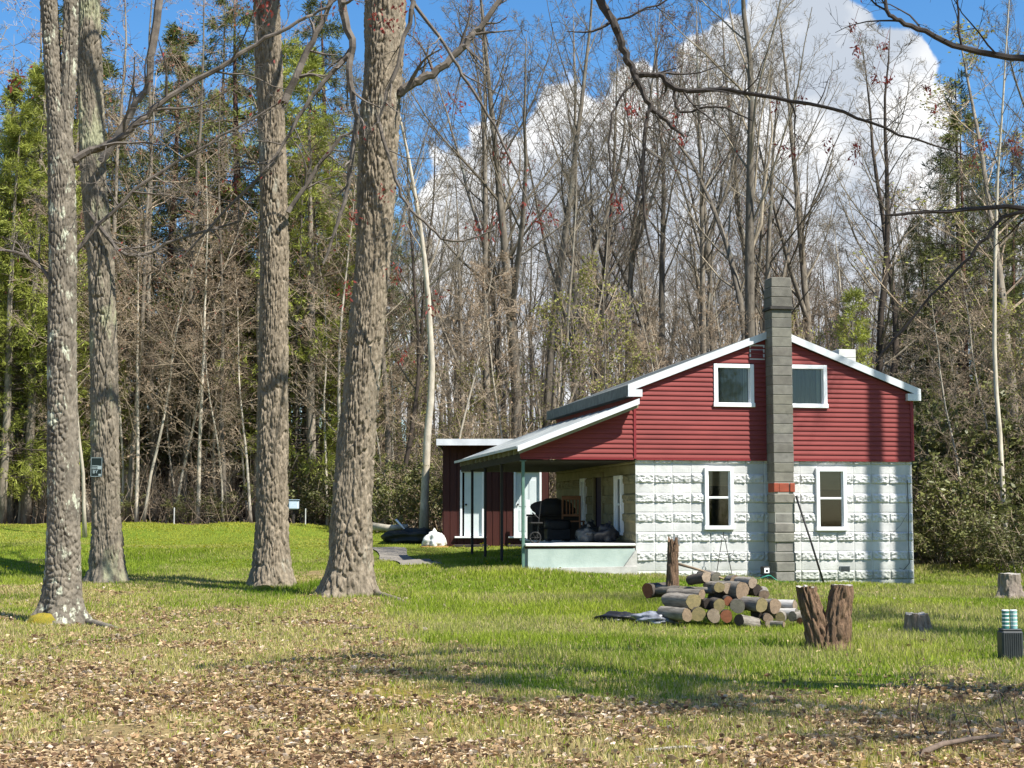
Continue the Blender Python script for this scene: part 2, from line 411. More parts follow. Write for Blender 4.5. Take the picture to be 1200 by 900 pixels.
def dandelions():
    b = MB(); n = 4000
    x, y = view_points(n, 30, 49, 1.2)
    p = np.clip((fbm(x * .35, y * .6, 3, 61) - .47) * 5, .0, 1) * (x < 2) * np.where(y > 39, 1, .2) * (litter(x, y) < .3)
    k = (rng.uniform(0, 1, n) < p) & ~in_house(x, y); x, y = x[k], y[k]; n = len(x)
    z = ground_z(x, y) + rng.uniform(.07, .13, n)
    a = np.arange(6) * math.pi / 3; r = rng.uniform(.018, .03, n)
    V = np.stack([x[:, None] + r[:, None] * np.cos(a), y[:, None] + r[:, None] * np.sin(a) , z[:, None] + r[:, None] * .5 * np.sin(a) * -1], -1)
    b.add(V.reshape(-1, 3), np.arange(n * 6).reshape(n, 6))
    tag(b.build('dandelion_flowers', M('dandelion_yellow', (.85, .66, .02), rough=.7)), 'yellow dandelion flowers speckling the far lawn', 'flowers', kind='stuff')
dandelions()

# ------------------------------------------------------------------ house
YAW = math.radians(10.592)
house = empty('house', (2.532, 31.6, 0), 'small house with red siding above white rock-faced block and a grey chimney up its gable', 'house', rz=YAW)
W = 6.06; D = 7.65; ZT = 2.74
def rockface(u, z, seed):
    t = (ZT - z) / .2 + .35                       # course number from the top: even = rough, odd = smooth
    row = np.floor(t); fz = (t - row)
    rough = (row % 2 == 0)
    off = np.where(rough, 0., .0) + seed * .13
    bl = (u + off) / .395; col = np.floor(bl); fu = bl - col
    du = np.minimum(fu, 1 - fu) * .395; dz = np.minimum(fz, 1 - fz) * .2
    e = np.minimum(du, dz)
    pil = np.clip(e / .03, 0, 1)
    n = fbm(u * 9 + col * 3.1, z * 11 + row * 5.7, 4, 90 + seed); big = fbm(u * 4.1 + col * 7.7, z * 9, 2, 95 + seed)
    f1, f2 = worley(u * 13 + col * 3.3, z * 17 + row * 1.9, 88 + seed)
    chip = np.abs(fbm(u * 17 + row * 9, z * 19, 3, 92) - .5) * 2
    r = pil * (.004 + .052 * big * np.clip(f1 * 1.15, 0, 1) + .030 * chip + .012 * n) 
    r = np.minimum(r, .042) - .012 * (e < .011)
    s = -.005 * (e < .008) + .003 * (fbm(u * 15, z * 15, 2, 97) - .5) + .004 * h2(col, row, 4)
    return np.where(rough, r, s)

def wall_sheet(along, L, z0, z1, holes, seed, name, mat, step=.02):
    us = np.linspace(0, L, int(L / step)); zs = np.linspace(z0, z1, int((z1 - z0) / step))
    U, Z = np.meshgrid(us, zs); hgt = rockface(U, Z, seed)
    edge = np.clip(np.minimum(U, L - U) / .03, 0, 1); hgt = hgt * edge
    P = np.stack([U, -hgt, Z], -1) if along == 'x' else np.stack([-hgt, U, Z], -1)
    nx = len(us); i = np.arange(len(zs) - 1)[:, None] * nx + np.arange(nx - 1)[None]
    Q = np.stack([i, i + 1, i + nx + 1, i + nx], -1) if along == 'x' else np.stack([i, i + nx, i + nx + 1, i + 1], -1)
    Uc = (U[:-1, :-1] + U[1:, 1:]) / 2; Zc = (Z[:-1, :-1] + Z[1:, 1:]) / 2
    keep = np.ones(Uc.shape, bool)
    for a, b_, c, d in holes: keep &= ~((Uc > a) & (Uc < b_) & (Zc > c) & (Zc < d))
    t_ = np.floor((ZT - Z) / .2 + .35); tone = .84 + .2 * h2(np.floor(U / .395), t_, 12)
    splash = np.clip((.55 + .5 * fbm(U * 2.2, Z * 1.5, 4, 13) - Z) * 1.6, 0, 1) * (.35 + .4 * fbm(U * 8, Z * 8, 3, 14))
    tint = (tone * (1 - .55 * splash))[..., None] * np.array((1, 1, 1.)) * (1 - splash[..., None] * np.array((.06, .0, .14)))
    return MB().add(P.reshape(-1, 3), Q[keep], tint.reshape(-1, 3)).build(name, mat, house, smooth=False, color=True)

LW = [(1.46, 2.08, 1.275, 2.54), (3.89, 4.56, 1.25, 2.545)]           # lower windows
UW = [(1.68, 2.555, 3.815, 4.70), (3.30, 4.17, 3.815, 4.71)]          # upper windows
ins = .045
wall_sheet('x', W, -.35, ZT, [(a + ins, b - ins, c + ins, d - ins) for a, b, c, d in LW], 0, 'block_wall', white_block)
SW = [(.95, 1.55, 1.15, 2.40), (4.3, 4.75, 1.35, 2.42)]; SD = (2.75, 3.5, .9, 2.42)
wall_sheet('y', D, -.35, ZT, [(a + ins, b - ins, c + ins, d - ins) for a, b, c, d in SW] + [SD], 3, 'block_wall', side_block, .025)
b = MB(); b.box(W - .12, W, .13, D, -.4, ZT); b.box(.13, W - .12, D - .13, D, -.4, ZT); b.build('block_wall', white_block, house)
b = MB(); b.box(.13, W - .13, .13, D - .14, ZT - .02, ZT + .06); b.build('ceiling_board', dark_room, house)
# reveals round the openings
def reveal(x0, x1, z0, z1, along, name, dep=.16):
    b = MB(); t = .02
    for (p0, p1, q0, q1) in ((x0 - t, x0, z0 - t, z1 + t), (x1, x1 + t, z0 - t, z1 + t), (x0, x1, z0 - t, z0), (x0, x1, z1, z1 + t)):
        if along == 'x': b.box(p0, p1, .012, dep, q0, q1)
        else: b.box(.012, dep, p0, p1, q0, q1)
    return b
# siding: one sawtooth course after another, clipped by the rake
SL = .386; APX = W / 2; ZE = 4.10; 
def rake(x): return ZE + SL * (APX - abs(x - APX)) + .04
def siding(zb, xmin, xmax, xr, holes, y=-.030):
    b = MB(); z = zb; hgt = .1
    ztop = max(xr(APX) if xmax > APX else xr(xmax), xr(xmin))
    while z < ztop - .005:
        z1 = min(z + hgt, ztop)
        xs = [xmin, xmax]
        for h in holes:
            if h[2] < z1 and h[3] > z: xs += [h[0], h[1]]
        # split points: also where the rake crosses z and z1
        cr = np.linspace(xmin, xmax, 400); 
        ok_lo = cr[np.array([xr(x) for x in cr]) >= z]; ok_hi = cr[np.array([xr(x) for x in cr]) >= z1]
        if len(ok_lo) < 2: break
        lo0, lo1 = ok_lo[0], ok_lo[-1]; hi0, hi1 = (ok_hi[0], ok_hi[-1]) if len(ok_hi) > 1 else ((lo0 + lo1) / 2,) * 2
        segs = [(lo0, lo1, hi0, hi1)]
        for h in holes:
            if h[2] < z1 - .01 and h[3] > z + .01:
                ns = []
                for a, b_, c, d in segs:
                    if h[0] > a and h[1] < b_:
                        ns += [(a, h[0], min(c, h[0]), h[0]), (h[1], b_, h[1], max(d, h[1]))]
                    else: ns.append((a, b_, c, d))
                segs = ns
        for a, b_, c, d in segs:
            # lip, lower bulge, upper flat (two boards to a panel)
            V = [(a, y, z), (b_, y, z), (b_, y - .022, z + .004), (a, y - .022, z + .004),
                 (a + (c - a) * .3, y - .021, z + .03), (b_ + (d - b_) * .3, y - .021, z + .03), (d, y - .002, z1), (c, y - .002, z1)]
            b.add(V, [(0, 1, 2, 3), (3, 2, 5, 4), (4, 5, 6, 7)])
        z += hgt
    return b
hol = [(a + .03, b_ - .03, c + .03, d - .03) for a, b_, c, d in UW]
siding(ZT - .02, .0, W, rake, hol).build('red_siding', red_vinyl, house)
prk = lambda x: 3.86 + .39 * min(x, 0) + .0
siding(ZT - .02, -2.42, -.03, prk, [], y=-.026).build('red_siding', red_vinyl, house)
b = MB(); b.box(-.045, .005, -.062, -.006, ZT - .03, ZE + .1); b.box(W - .03, W + .04, -.062, .05, ZT - .03, ZE + .02); b.box(-2.4, -.046, -.058, -.003, ZT - .05, ZT - .022); b.box(.006, W - .031, -.063, -.004, ZT - .055, ZT - .022)
b.build('siding_trim', red_trim, house)
# upper side and back walls
b = MB(); b.box(0, .1, .02, D, ZT, ZE + .05); b.box(W - .1, W, .02, D, ZT, ZE + .05)
b.prism([(0.1, 0, ZT), (W - .1, 0, ZT), (W - .1, 0, ZE + .02), (APX, 0, rake(APX) - .06), (.1, 0, ZE + .02)], (0, D - .1, 0), (0, D, 0)); b.build('upper_wall', red_vinyl, house)
# main roof: two thick slopes with a front overhang, white rake boards and eave returns
OV = .17; FY = -.13; BY = D + .25; th = .10
def slope_poly(s):                         # cross-section of one half
    e = -OV if s < 0 else W + OV
    zt = ZE + .18 + SL * APX; ze = ZE + .18 - SL * OV
    return [(APX, 0, zt), (e, 0, ze), (e, 0, ze - th), (APX, 0, zt - th)]
b = MB()
for s in (-1, 1): b.prism(slope_poly(s), (0, FY + .02, 0), (0, BY, 0))
roof = b.build('roof', roof_grey, house)
b = MB()
for s in (-1, 1):
    e = -OV - .01 if s < 0 else W + OV + .01; zt = ZE + .20 + SL * APX; ze = zt - SL * (APX + OV + .01)
    b.prism([(APX, 0, zt), (e, 0, ze), (e, 0, ze - .155), (APX, 0, zt - .155)], (0, FY - .012, 0), (0, FY + .018, 0))
    x0, x1 = (e, e + .30) if s < 0 else (e - .30, e)
    b.prism([(x0, 0, ze - .19), (x1, 0, ze - .19), (x1, 0, ze + (SL * .3 - .19 if s < 0 else -.19) + (0 if s < 0 else SL * .3)), (x0, 0, ze - .16)] if False else [(x0, 0, ze - .25), (x1, 0, ze - .25), (x1, 0, ze - .1), (x0, 0, ze - .1)], (0, FY - .018, 0), (0, .0, 0))
b.build('rake_board', fascia_white, house)
eave_mat = M('weathered_eave', (.19, .20, .18), (.12, .13, .115), nscale=6, rough=.9)
b = MB(); b.box(-OV - .03, -OV - .002, FY + .02, BY, ZE + .18 - SL * OV - .22, ZE + .18 - SL * OV - .0)
b.box(-OV - .001, -.001, 0.001, BY, ZE + .18 - SL * OV - .22, ZE + .18 - SL * OV - .2); b.build('eave_board', eave_mat, house); b = MB()
b.box(W + OV + .002, W + OV + .03, FY + .02, BY, ZE + .18 - SL * OV - .22, ZE + .18 - SL * OV)
b.build('eave_board', eave_mat, house)
# windows
def window(x0, x1, z0, z1, along, lower=True):
    fw = .075 if lower else .085
    b = MB(); y0, y1 = -.072, .03
    def bx(p0, p1, q0, q1, a=y0, c=y1):
        if along == 'x': b.bbox(p0, p1, a, c, q0, q1, .006)
        else: b.bbox(a, c, p0, p1, q0, q1, .006)
    bx(x0, x0 + fw, z0, z1); bx(x1 - fw, x1, z0, z1); bx(x0 + fw + .001, x1 - fw - .001, z1 - fw, z1 - .001); bx(x0 - .015, x1 + .015, z0 - .015, z0 + fw - .01, y0 - .02, y1)
    if lower:
        zm = z0 + (z1 - z0) * .51
        bx(x0 + fw + .002, x1 - fw - .002, zm - .022, zm + .022, -.03, .02)
    for a_ in (x0 + fw, x1 - fw - .022): bx(a_ + .001, a_ + .021, z0 + fw, z1 - fw, -.025, .018)
    w = b.build('window', white_paint, house)
    b = MB()
    if along == 'x': b.box(x0 + fw + .003, x1 - fw - .003, .0, .006, z0 + fw - .02, z1 - fw)
    else: b.box(.0, .006, x0 + fw + .003, x1 - fw - .003, z0 + fw - .02, z1 - fw)
    b.build('pane', mat_glass, w)
    reveal(x0 + ins, x1 - ins, z0 + ins, z1 - ins, along, 'frame').build('frame', white_paint, w)
    return w
for k, h in enumerate(LW):
    w = window(*h, 'x')
    b = MB(); z1 = h[3] - .06; n = 26 if k == 0 else 60
    zl = h[2] + (h[3] - h[2]) * (.70 if k == 0 else .60)
    if k == 1: 
        zl = h[2] + .07
    nn = int((z1 - zl) / .022)
    for i in range(nn): b.box(h[0] + .08, h[1] - .08, .035, .046, zl + i * .022, zl + i * .022 + .019)
    b.build('blind', blind_tan if k == 0 else [M('dark_brown_blind', (.025, .014, .008), (.016, .010, .006), scale=(.4, 1, 10), nscale=2, rough=.9)], w)
    if k == 1:
        b = MB()
        for i in range(int(.38 / .022)): b.box(h[0] + .075, h[1] - .075, .022, .032, h[3] - .07 - .38 + i * .022, h[3] - .07 - .38 + i * .022 + .019)
        b.build('blind', blind_tan, w)
for k, h in enumerate(UW):
    w = window(*h, 'x', False)
    b = MB(); xs = np.linspace(h[0] + .05, h[1] - .05, 40); yy = .07 + .012 * np.sin(xs * 70)
    V = np.concatenate([np.stack([xs, yy, np.full(40, h[2] + .06)], -1), np.stack([xs, yy, np.full(40, h[3] - .06)], -1)])
    b.add(V, [(i, i + 1, i + 41, i + 40) for i in range(39)]); b.build('curtain', curtain_grey, w, smooth=True)
    b = MB(); xs = np.linspace(h[1] - .20, h[1] - .1, 10); yy = .055 + .01 * np.sin(xs * 90)
    V = np.concatenate([np.stack([xs, yy, np.full(10, h[2] + .06)], -1), np.stack([xs, yy, np.full(10, h[3] - .06)], -1)])
    b.add(V, [(i, i + 1, i + 11, i + 10) for i in range(9)]); b.build('curtain', M('pale_curtain', (.42, .41, .36), rough=.9), w, smooth=True)
for h in SW: 
    w = window(*h, 'y')
b = MB(); a, c, z0, z1 = SD; b.bbox(-.05, .02, a - .09, a, z0, z1 + .09); b.bbox(-.05, .02, c, c + .09, z0, z1 + .09); b.bbox(-.05, .02, a + .001, c - .001, z1, z1 + .088)
dr = b.build('door', side_block, house); b = MB(); b.bbox(.03, .07, a + .002, c - .002, z0, z1 - .002)
b.build('door_panel', M('dark_plum_door', (.045, .03, .055), rough=.6), dr)
# gable vent
b = MB(); x0, x1, z0, z1 = 2.47, 2.80, 4.80, 5.115
b.box(x0, x1, -.05, -.015, z0, z0 + .03); b.box(x0, x1, -.05, -.015, z1 - .03, z1); b.box(x0, x0 + .03, -.05, -.015, z0 + .03, z1 - .03); b.box(x1 - .03, x1, -.05, -.015, z0 + .03, z1 - .03)
for i in range(6):
    z = z0 + .035 + i * .042; b.add([(x0 + .03, -.044, z), (x1 - .03, -.044, z), (x1 - .03, -.02, z + .036), (x0 + .03, -.02, z + .036)], [(0, 1, 2, 3)])
b.build('gable_vent', vent_grey, house)
# chimney of cinder blocks
r2 = random.Random(3)
b = MB(); cx0, cx1 = 2.815, 3.245; cy0, cy1 = -.47, -.055
z = -.2; k = 0
while z < 5.80:
    if 1.99 < z < 2.2: z = 2.235
    j = lambda s=.004: r2.uniform(-s, s)
    low = z < 2.0
    sh = r2.uniform(.8, 1.15) * (1.12 if low else 1)
    big = .022 if low else .003
    zz = min(z + .2, 5.81)
    b.bbox(cx0 + j(big), cx1 + j(big), cy0 + j(big) - (.012 if low else 0), cy1, z + .004, zz - .004, .008 if not low else .016, col=(sh, sh * r2.uniform(.97, 1.02), sh * r2.uniform(.92, 1.0)))
    z += .2; k += 1
ch = b.build('chimney', cinder, house, color=True)
b = MB(); b.box(cx0 + .012, cx1 - .012, cy0 + .012, cy1 - .002, -.25, 6.0); b.build('mortar_core', mortar, ch)
b = MB(); b.bbox(cx0 - .045, cx1 + .045, cy0 - .045, cy1 + .045, 5.812, 5.865, .006); b.build('ledge', ledge_dark, ch)
b = MB()
for i, z in enumerate((5.868, 6.075, 6.285)):
    s = r2.uniform(.75, 1.05); o = .012 if i < 2 else 0
    b.bbox(cx0 - o, cx1 + o, cy0 - o, cy1 + o, z, z + .203, .012, col=(s, s, s * .97))
b.build('chimney_cap', cinder, ch, color=True)
b = MB()
for i, x in enumerate((cx0 - .012, cx0 + .105, cx0 + .335)): b.bbox(x, x + (.108, .218, .108)[i], cy0 - .018 + (.020 if i == 1 else 0), cy0 + .1, 2.03, 2.215, .008)
for i in range(2): b.bbox(cx0 - .014, cx0 + .09, cy0 + .105 + i * .12, cy0 + .215 + i * .12, 2.03, 2.215, .008); b.bbox(cx1 - .09, cx1 + .014, cy0 + .105 + i * .12, cy0 + .215 + i * .12, 2.03, 2.215, .008)
b.build('brick_band', brick_red, ch)
# second chimney behind the ridge
b = MB()
for i in range(5): b.bbox(5.72, 6.14, 3.0, 3.4, 4.42 + i * .2, 4.415 + (i + 1) * .2, .008)
b.build('rear_chimney', pale_block, house)
b = MB(); b.box(4.40, 4.62, -.03, .0, .385, .50); vt = b.build('foundation_vent', M('dull_grey_metal', (.20, .22, .22), rough=.6), house)
b = MB()
for i in range(4): b.box(4.41, 4.61, -.036, -.031, .40 + i * .025, .412 + i * .025)
b.build('louvre', black_metal, vt)
P = np.array([(5.93, -.05, 2.3), (5.94, -.06, 1.6), (5.925, -.06, 1.0), (5.93, -.06, .55), (5.80, -.08, .42), (5.70, -.07, .45)])
MB().tubes(P, np.full(6, .008), 6, True).build('cable', black_metal, house)
P = np.array([(5.2, -.06, 1.25), (5.5, -.07, 1.13), (5.75, -.07, 1.35), (5.92, -.06, 1.6)]); MB().tubes(P, np.full(4, .004), 5).build('cable', black_metal, house)
# porch: slab, roof, beam, posts
b = MB(); b.bbox(-2.32, -.03, -.10, .35, .93, .985, .012); b.bbox(-1.55, -.03, .351, 3.3, .93, .985, .012); b.bbox(-.95, -.03, 3.301, D, .93, .985, .012); b.build('porch_floor', slab_rim, house)
b = MB(); b.box(-2.28, -.035, -.03, .30, .885, .928); b.build('porch_shadow_line', M('shadow_line_brown', (.07, .035, .022), rough=.9), house)  # dark brown strip painted in for the shadow line under the floor rim
b = MB(); b.box(-2.26, -.035, -.06, .28, .2, .883); b.box(-1.5, -.035, .281, 3.25, .2, .929); b.box(-.9, -.035, 3.251, D - .05, .2, .929); sl = b.build('porch_foundation', mint_paint, house)
b = MB(); b.prism([(-2.30, 0, .2), (-.02, 0, .2), (-.02, 0, .52), (-2.30, 0, .49)], (0, -.20, 0), (0, -.062, 0)); b.prism([(-.30, 0, .5), (-.02, 0, .5), (-.02, 0, .85), (-.08, 0, .8)], (0, -.16, 0), (0, -.063, 0)); b.build('concrete_footing', concrete, house)
PF = -.42
def proof(x): return 3.90 + .39 * x
b = MB(); e = -2.52
b.prism([(-.02, 0, proof(-.02)), (e, 0, proof(e)), (e, 0, proof(e) - .03), (-.02, 0, proof(-.02) - .03)], (0, PF + .02, 0), (0, D + .45, 0))
for i in range(11):
    y = PF + .25 + i * .78; b.prism([(-.03, 0, proof(-.03) + .018), (e, 0, proof(e) + .018), (e, 0, proof(e) + .002), (-.03, 0, proof(-.03) + .002)], (0, y, 0), (0, y + .03, 0))
pr = b.build('porch_roof', porch_roof_metal, house)
b = MB(); b.prism([(-.02, 0, proof(-.02) + .03), (e - .02, 0, proof(e - .02) + .03), (e - .02, 0, proof(e - .02) - .085), (-.02, 0, proof(-.02) - .085)], (0, PF - .012, 0), (0, PF + .018, 0))
b.build('rake_trim', fascia_white, pr)
b = MB(); b.box(e - .035, e - .005, PF + .03, D + .45, proof(e) - .035, proof(e) + .02); b.build('eave_edge', fascia_white, pr)
b = MB()
for i in range(14):
    y = PF + .05 + i * .60
    b.prism([(-.03, 0, proof(-.03) - .035), (e + .02, 0, proof(e + .02) - .035), (e + .02, 0, proof(e + .02) - .15), (-.03, 0, proof(-.03) - .15)], (0, y, 0), (0, y + .045, 0))
b.build('rafters' if False else 'rafter_frame', soffit_wood, pr)
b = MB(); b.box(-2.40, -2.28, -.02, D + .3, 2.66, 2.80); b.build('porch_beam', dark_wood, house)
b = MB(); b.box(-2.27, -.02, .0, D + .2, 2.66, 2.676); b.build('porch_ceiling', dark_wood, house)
for i, (y, m) in enumerate(((.02, green_metal), (2.45, black_metal), (4.6, black_metal), (6.5, black_metal))):
    b = MB(); x = -2.345; b.bbox(x - .03, x + .03, y - .03, y + .03, .2, 2.66, .008); b.box(x - .06, x + .06, y - .06, y + .06, 2.645, 2.659)
    p = b.build('porch_post', m, house)
    if i == 0: p['label'] = 'green painted porch post'
def hl(x, y, z):                                      # house-local to world
    return (2.532 + x * math.cos(YAW) - y * math.sin(YAW), 31.6 + x * math.sin(YAW) + y * math.cos(YAW), z)

# things on the porch
wood_brown = M('chair_wood', (.26, .11, .045), (.18, .075, .03), scale=(1, 1, 8), nscale=4, rough=.6)
t = empty('wooden_chair', hl(-.42, 3.9, .985), 'brown slat-back wooden chair among the dark clutter on the porch', 'chair', rz=YAW + 2.7)
MB().bbox(-.23, .23, -.22, .22, .42, .455).build('seat', wood_brown, t)
b = MB()
for x in (-.2, .2): b.bbox(x - .02, x + .02, .19, .23, .456, 1.0, .005)
b.bbox(-.22, .22, .185, .235, .93, 1.02, .01); b.bbox(-.18, .18, .195, .225, .55, .60, .005)
for i in range(4): b.bbox(-.13 + i * .075, -.10 + i * .075, .2, .22, .6, .93, .004)
b.build('backrest', wood_brown, t)
for x in (-.2, .2):
    for y in (-.19, .2): MB().bbox(x - .02, x + .02, y - .02, y + .02, 0, .419, .005).build('leg', wood_brown, t)
t = empty('covered_grill', hl(-1.05, 2.7, .985), 'black covered barbecue grill standing on the porch', 'grill', rz=YAW); t.scale = (.7, .7, .46)
def lump(rx, ry, rz_, seed, n=24, m=14, rough=.15, box=2.0):
    a = np.linspace(0, 2 * np.pi, n, endpoint=False); e = np.linspace(-math.pi/2, math.pi/2, m)
    A, E_ = np.meshgrid(a, e); 
    sp = lambda w, p: np.sign(w) * np.abs(w) ** p
    p = 2.0 / box
    X = sp(np.cos(E_), p) * sp(np.cos(A), p); Y = sp(np.cos(E_), p) * sp(np.sin(A), p); Z = sp(np.sin(E_), p)
    d = 1 + rough * (fbm(X * 2.3 + seed * 7 + 50, Y * 2.3 + Z * 3.1 + 50, 4, seed) - .5) * 2
    V = np.stack([X * rx * d, Y * ry * d, Z * rz_ * d], -1).reshape(-1, 3)
    Q = [(j * n + i, j * n + (i + 1) % n, (j + 1) * n + (i + 1) % n, (j + 1) * n + i) for j in range(m - 1) for i in range(n)]
    return V, Q
blk_cloth = M('black_cover', (.008, .008, .009), (.016, .016, .016), nscale=5, rough=.6)
V, Q = lump(.42, .30, .28, 1, box=4, rough=.08); V[:, 2] += .78; MB().add(V, Q).build('hood', blk_cloth, t, smooth=True)
MB().bbox(-.38, .38, -.26, .26, .08, .62, .03).build('cabinet', blk_cloth, t)
MB().bbox(-.62, -.40, -.2, .2, .62, .65).build('side_shelf', black_metal, t)
for x in (-.3, .3): MB().tubes(np.array([(x, -.22, .075), (x, .22, .075)]), np.array([.07, .07]), 12, True).build('wheel', black_metal, t)
for i, (x, y, s, lab, c) in enumerate(((-.72, 1.3, .20, 'grey rubbish bag slumped on the porch floor, paler than its neighbours', (.13, .13, .125)), (-.36, .9, .24, 'dark grey rubbish bag nearest the block corner of the porch', (.035, .035, .04)), (-.5, 1.9, .26, 'black rubbish bag behind the pale one on the porch', (.03, .03, .03)))):
    V, Q = lump(s, s * .85, s * .8, 20 + i, n=36, m=22, rough=.55); V[:, 2] += s * .7
    o = MB().add(V, Q).build('rubbish_bag', M('bag_plastic', c, rough=.35), smooth=True, loc=hl(x, y, .985)); tag(o, lab, 'bag', 'rubbish bags on the porch')
    MB().tubes(np.array([(0, 0, s * 1.45), (.02, 0, s * 1.62), (.05, .01, s * 1.8)]), np.array([.03, .02, .05]), 8, True).build('knot', o.data.materials[0], o)
t = empty('storage_trunk', hl(-.62, 5.0, .985), 'dark trunk heaped with coats at the back of the porch', 'trunk', rz=YAW)
MB().bbox(-.6, .6, -.3, .3, 0, .55, .02).build('body', dark_wood, t)
V, Q = lump(.5, .28, .25, 33, rough=.35); V[:, 2] += .72; MB().add(V, Q).build('coat_heap', M('dark_coats', (.03, .035, .045), (.06, .05, .04), nscale=3, rough=.9), t, smooth=True)
MB().bbox(-.62, .62, -.32, .32, .551, .60, .01).build('lid', dark_wood, t)
# small wheeled cart at the porch edge
t = empty('hand_cart', hl(-2.0, .2, .985), 'small black hand cart with one wheel at the front corner of the porch', 'cart', rz=YAW)
b = MB(); b.tubes(np.array([(-.02, 0, .10), (.02, 0, .5), (-.12, 0, .62)]), np.full(3, .016), 8, True); b.tubes(np.array([(.02, 0, .5), (.06, 0, .85)]), np.full(2, .014), 8, True); b.build('handle', black_metal, t)
MB().bbox(-.18, .08, -.12, .12, .40, .43, .01).build('tray', black_metal, t)
a = np.linspace(0, 2 * math.pi, 25); wl = MB().tubes(np.stack([-.06 + .11 * np.cos(a), 0 * a, .12 + .11 * np.sin(a)], -1), np.full(25, .018), 8).build('wheel', black_metal, t)
b = MB()
for q in range(6): b.tubes(np.array([(-.06, 0, .12), (-.06 + .11 * math.cos(q * math.pi / 3), 0, .12 + .11 * math.sin(q * math.pi / 3))]), np.full(2, .006), 5)
b.build('spoke', black_metal, wl)

# ------------------------------------------------------------------ shed behind the porch
SX0, SX1, SY, SB = -1.98, 1.06, 44.0, .68
shed = empty('shed', (SX0, SY, 0), 'dark oxblood flat-roofed shed with two white doors behind the porch', 'shed')
SWD = SX1 - SX0; SH = 3.6
DX = [(.50, 1.18), (2.03, 2.82)]; dz0, dz1 = .98, 2.86
b = MB(); xs = np.arange(0, SWD, .05); 
prof = np.where((np.round(xs / .05).astype(int) % 5) == 0, .018, 0)
edges = [0] + [q for d in DX for q in d] + [SWD]
def board_panel(x0, x1, z0, z1):
    n = max(2, int(round((x1 - x0) / .01))); X = np.linspace(x0, x1, n); ph = (X / .2) % 1
    y = np.where((ph < .12), .0, -.014)
    V = np.concatenate([np.stack([X, y, np.full(n, z0)], -1), np.stack([X, y, np.full(n, z1)], -1)])
    b.add(V, [(i, i + 1, n + i + 1, n + i) for i in range(n - 1)])
board_panel(0, DX[0][0], .3, SH); board_panel(DX[0][1], DX[1][0], .3, SH); board_panel(DX[1][1], SWD, .3, SH)
for d in DX: board_panel(d[0], d[1], dz1, SH); board_panel(d[0], d[1], .3, dz0)
b.box(0, .05, .01, 3.2, .2, SH - .02); b.box(SWD - .05, SWD, .01, 3.2, .2, SH - .02); b.box(.05, SWD - .05, 3.15, 3.2, .2, SH - .02)
b.build('wall', shed_red, shed)
b = MB(); b.box(-.12, SWD + .1, -.86, 3.4, SH, SH + .07); rf = b.build('roof', roof_grey, shed)
b = MB(); b.box(-.14, SWD + .12, -.89, -.862, SH - .07, SH + .11); b.box(-.148, -.122, -.86, 3.4, SH - .05, SH + .1); b.build('fascia', fascia_white, rf)
for i, d in enumerate(DX):
    b = MB(); f = .06; b.bbox(d[0], d[0] + f, -.05, .06, dz0, dz1, .006); b.bbox(d[1] - f, d[1], -.05, .06, dz0, dz1, .006); b.bbox(d[0] + f, d[1] - f, -.05, .06, dz1 - f, dz1 - .001, .006); b.bbox(d[0] - .15, d[1] + .08, -.10, .06, dz0 - .05, dz0 - .001, .006)
    fr = b.build('door', white_paint, shed)
    b = MB(); x0, x1 = d[0] + f + (.06 if i == 0 else .003), d[1] - f - .003; b.box(x0, x1, .02, .05, dz0 + .01, dz1 - f - .005)
    if i == 1:
        for (p, q) in ((x0 + .09, (x0 + x1) / 2 - .04), ((x0 + x1) / 2 + .04, x1 - .09)):
            for (r, s) in ((dz0 + .15, dz0 + .75), (dz0 + .85, dz0 + 1.6)): b.bbox(p, q, .008, .02, r, s, .006)
    pn = b.build('door_panel', door_white, fr)
    V, Q = lump(.03, .03, .03, 2, 10, 7, 0); V += np.array([x0 + .05, -.01, dz0 + .9]); MB().add(V, Q).build('door_knob', black_metal, fr)
    if i == 1:
        b = MB(); b.bbox((x0 + x1) / 2 - .06, (x0 + x1) / 2 + .05, -.16, -.13, dz0 + .02, dz0 + 1.2, .006)
    b = MB(); b.bbox(d[0] - .18, d[1] + .12, -.42, -.10, .55, .75, .012); b.build('step', dark_wood, shed)
tag(MB().bbox(-.05, .06, -.02, .01, 0, 1.25, .005).build('pale_plank', white_paint, loc=(SX0 + 2.42, SY - .45, .76)), 'narrow pale plank standing before the panelled shed door', 'plank')

